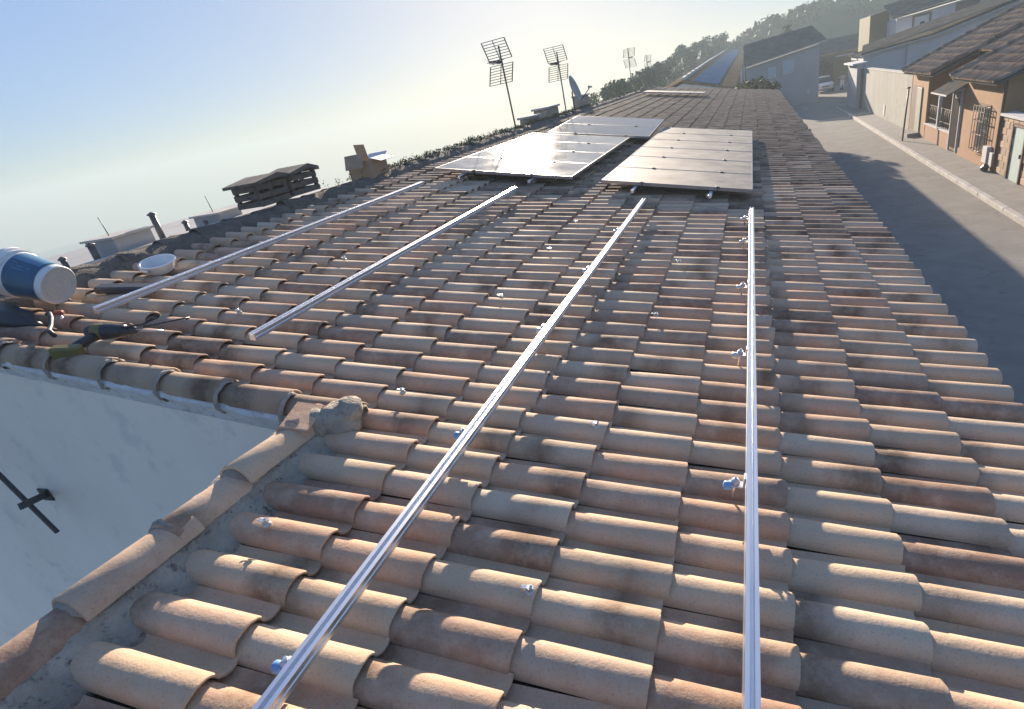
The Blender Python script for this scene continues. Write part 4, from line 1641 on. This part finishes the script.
tl = [(-12.9, 48, .15, 1.3, 'small round tree at the left end of the tree line'), (-11.6, 50, .75, 1.35, 'leftmost full tree of the line, just past the chimneys'), (-10.3, 62, .75, 1.5, 'round tree below the far antennas'), (-8.95, 68, 1.05, 1.6, 'round tree right of the far antennas'),
      (-7.75, 78, 1.15, 1.75, 'third round tree from the far antennas'), (-6.8, 92, 1.5, 2.1, 'middle tree of the line, rising toward the tall pair'), (-5.5, 110, 2.15, 2.7, 'tall dark tree left of the tallest one'), (-4.0, 125, 2.3, 2.9, 'tall dark tree next to the tallest one'),
      (-2.75, 135, 2.6, 3.2, 'tallest dark tree of the line'), (-1.45, 150, 1.75, 2.8, 'dark tree at the right end of the line')]
for i, (az, y, el, r, lab) in enumerate(tl):
    x = tx(y, az)
    top = tz(y, el)
    tree('pine_tree', lab, x, y, GZ, top - GZ, r, 11 + i)
random.seed(99)
tree('street_tree', 'bushy tree standing just past the far end of our roof', .3, 37.5, GZ, 3.9, 1.25, 40, 'shrub_leaf', None, 1.3)
tree('street_tree', 'small shrub beside the bushy tree past the roof end', -1.5, 38.0, GZ, 3.4, .8, 41, 'shrub_leaf', None, 1.0)
tree('palm_tree', 'small bare-trunked tree standing out on the skyline', tx(95, 2.75), 95, 1.2, 3.4, .8, 45, 'pine_leaf', None, .5)

# things at the street bend
fh = thing('bend_house', 'far house front with brown gates behind the parked car', 'house', (8, 80, GZ))
MB().box((9.5, 82, -1.6), (9, 6, 3.4)).build('wall', M['yellow_wall'], fh)
MB().prism([(4.8, 78.6, .12), (14.2, 78.6, .12), (14.2, 82, 1.5), (4.8, 82, 1.5)], (0, 0, .12)).build('roof', M['roof_dark'], fh)
for x in (6.7, 8.1):
    gobj = part('gate', 'brown', fh, (x, 78.97, -1.95), (1.1, .06, 2.3))
    for k in range(5):
        part('gate_bar', 'iron', gobj, (x - .44 + .22 * k, 78.9, -1.95), (.05, .05, 2.2))
part('awning', 'house_white', fh, (9.6, 78.3, -.35), (1.8, 1.2, .08), R3('X', -.2))
random.seed(5)
for k, (x, y, h_) in enumerate(((6.2, 76.5, 2.6), (7.6, 77.2, 3.3))):
    tree('shrub', ['shrub behind the white parked car', 'taller shrub behind the scooter'][k], x, y, GZ, h_, .75, 60 + k, 'shrub_leaf', None, .7)

# parked car
def car(cx, cy, label):
    t = thing('parked_car', label, 'car', (cx, cy, GZ))
    Lc, Wc = 3.9, 1.7
    secs = [(-1.95, .45, .72, .74), (-1.75, .30, .88, .80), (-1.1, .26, .93, .85), (-.55, .26, .96, .85), (.9, .26, 1.0, .85), (1.6, .28, .98, .83), (1.88, .36, .86, .78), (1.95, .5, .7, .74)]
    mb = MB()
    vs, fs = [], []
    for y, z0, z1, hw in secs:
        for x, z in ((-hw + .08, z0), (-hw, z0 + .15), (-hw, z1 - .15), (-hw + .12, z1), (hw - .12, z1), (hw, z1 - .15), (hw, z0 + .15), (hw - .08, z0)):
            vs.append((cx + x, cy + y, GZ + z))
    for k in range(len(secs) - 1):
        for i in range(8):
            fs.append((k * 8 + i, k * 8 + (i + 1) % 8, (k + 1) * 8 + (i + 1) % 8, (k + 1) * 8 + i))
    fs += [tuple(range(8)), tuple(reversed(range(len(vs) - 8, len(vs))))]
    mb.add(vs, fs, True)
    body = mb.build('body', M['car_white'], t, sharp=50)
    mb = MB()
    vs, fs = [], []
    cab = [(-1.0, .93, .93, .74), (-.35, .93, 1.40, .62), (.9, .95, 1.45, .62), (1.7, .95, 1.05, .70)]
    for y, z0, z1, hw in cab:
        for x, z in ((-.78, z0), (-hw, z1 - .04), (-hw + .1, z1), (hw - .1, z1), (hw, z1 - .04), (.78, z0)):
            vs.append((cx + x, cy + y, GZ + z))
    for k in range(3):
        for i in range(5):
            fs.append((k * 6 + i, k * 6 + i + 1, (k + 1) * 6 + i + 1, (k + 1) * 6 + i))
    fs += [tuple(range(6)), tuple(reversed(range(18, 24)))]
    mb.add(vs, fs, True)
    mb.build('cabin_glass', M['window'], t, sharp=40)
    MB().box((cx, cy + .3, GZ + 1.435), (1.12, 1.25, .04), bevel=.015).build('car_roof', M['car_white'], t)
    for x in (-.78, .78):
        for y in (-1.2, 1.25):
            wb = MB().lathe([(.0, -.1), (.22, -.1), (.31, -.08), (.31, .08), (.22, .1), (.0, .1)], (cx + x, cy + y, GZ + .31), (1, 0, 0), 20)
            wo_ = wb.build('wheel', M['tyre'], t, sharp=40)
            MB().lathe([(.0, -.115), (.17, -.11), (.19, .0), (.17, .11), (.0, .115)], (cx + x, cy + y, GZ + .31), (1, 0, 0), 12).build('rim', M['steel'], wo_)
    for x in (-.58, .58):
        MB().box((cx + x, cy - 1.86, GZ + .74), (.3, .12, .16), bevel=.03).build('headlight', M['grey_plastic'], t)
    MB().box((cx, cy - 1.95, GZ + .48), (.5, .03, .11)).build('number_plate', M['house_white'], t)
    MB().box((cx, cy - 1.94, GZ + .62), (.7, .04, .10)).build('grille', M['tyre'], t)
    return t


car(6.95, 71.5, 'white car parked at the bend of the street')
# scooter
mt = thing('motor_scooter', 'white and dark motor scooter parked beside the white car', 'scooter', (8.5, 70, GZ))
mx, my = 8.5, 69.9
for y in (-.55, .55):
    MB().lathe([(.0, -.06), (.16, -.06), (.24, -.04), (.24, .04), (.16, .06), (.0, .06)], (mx, my + y, GZ + .24), (1, 0, 0), 16).build('wheel', M['tyre'], mt)
MB().box((mx, my + .3, GZ + .55), (.3, .8, .34), bevel=.1).build('body', M['car_white'], mt)
MB().box((mx, my - .38, GZ + .62), (.36, .1, .75), R3('X', -.25), .04).build('leg_shield', M['car_white'], mt)
MB().box((mx, my + .3, GZ + .77), (.28, .75, .1), bevel=.04).build('seat', M['tyre'], mt)
hbm = MB()
hbm.tube([(mx, my - .42, GZ + .9), (mx, my - .36, GZ + 1.05)], .04, 6)
hbm.tube([(mx - .33, my - .33, GZ + 1.05), (mx + .33, my - .33, GZ + 1.05)], .02, 6)
hbm.build('handlebar', M['dark_steel'], mt)
MB().box((mx, my - .44, GZ + 1.2), (.4, .03, .35), R3('X', -.2), .01).build('windscreen', M['grey_plastic'], mt)
for x in (-.3, .3):
    MB().lathe([(.0, -.01), (.06, -.01), (.06, .01), (.0, .015)], (mx + x, my - .38, GZ + 1.2), (0, 1, 0), 8).build('mirror', M['steel'], mt)

# ------------------------------------------------------------------ air
hz = MB().box((-300, 250, -26.5), (1300, 700, 77)).build('haze', M['deck'])
hm = bpy.data.materials.new('haze_air')
hm.use_nodes = True
nt = hm.node_tree
nt.nodes.clear()
out = nt.nodes.new('ShaderNodeOutputMaterial')
pv = nt.nodes.new('ShaderNodeVolumePrincipled')
pv.inputs['Color'].default_value = (.43, .53, .58, 1)
pv.inputs['Density'].default_value = .0023
pv.inputs['Anisotropy'].default_value = 0.2
nt.links.new(pv.outputs[0], out.inputs['Volume'])
hz.data.materials.clear()
hz.data.materials.append(hm)
hz['kind'] = 'stuff'
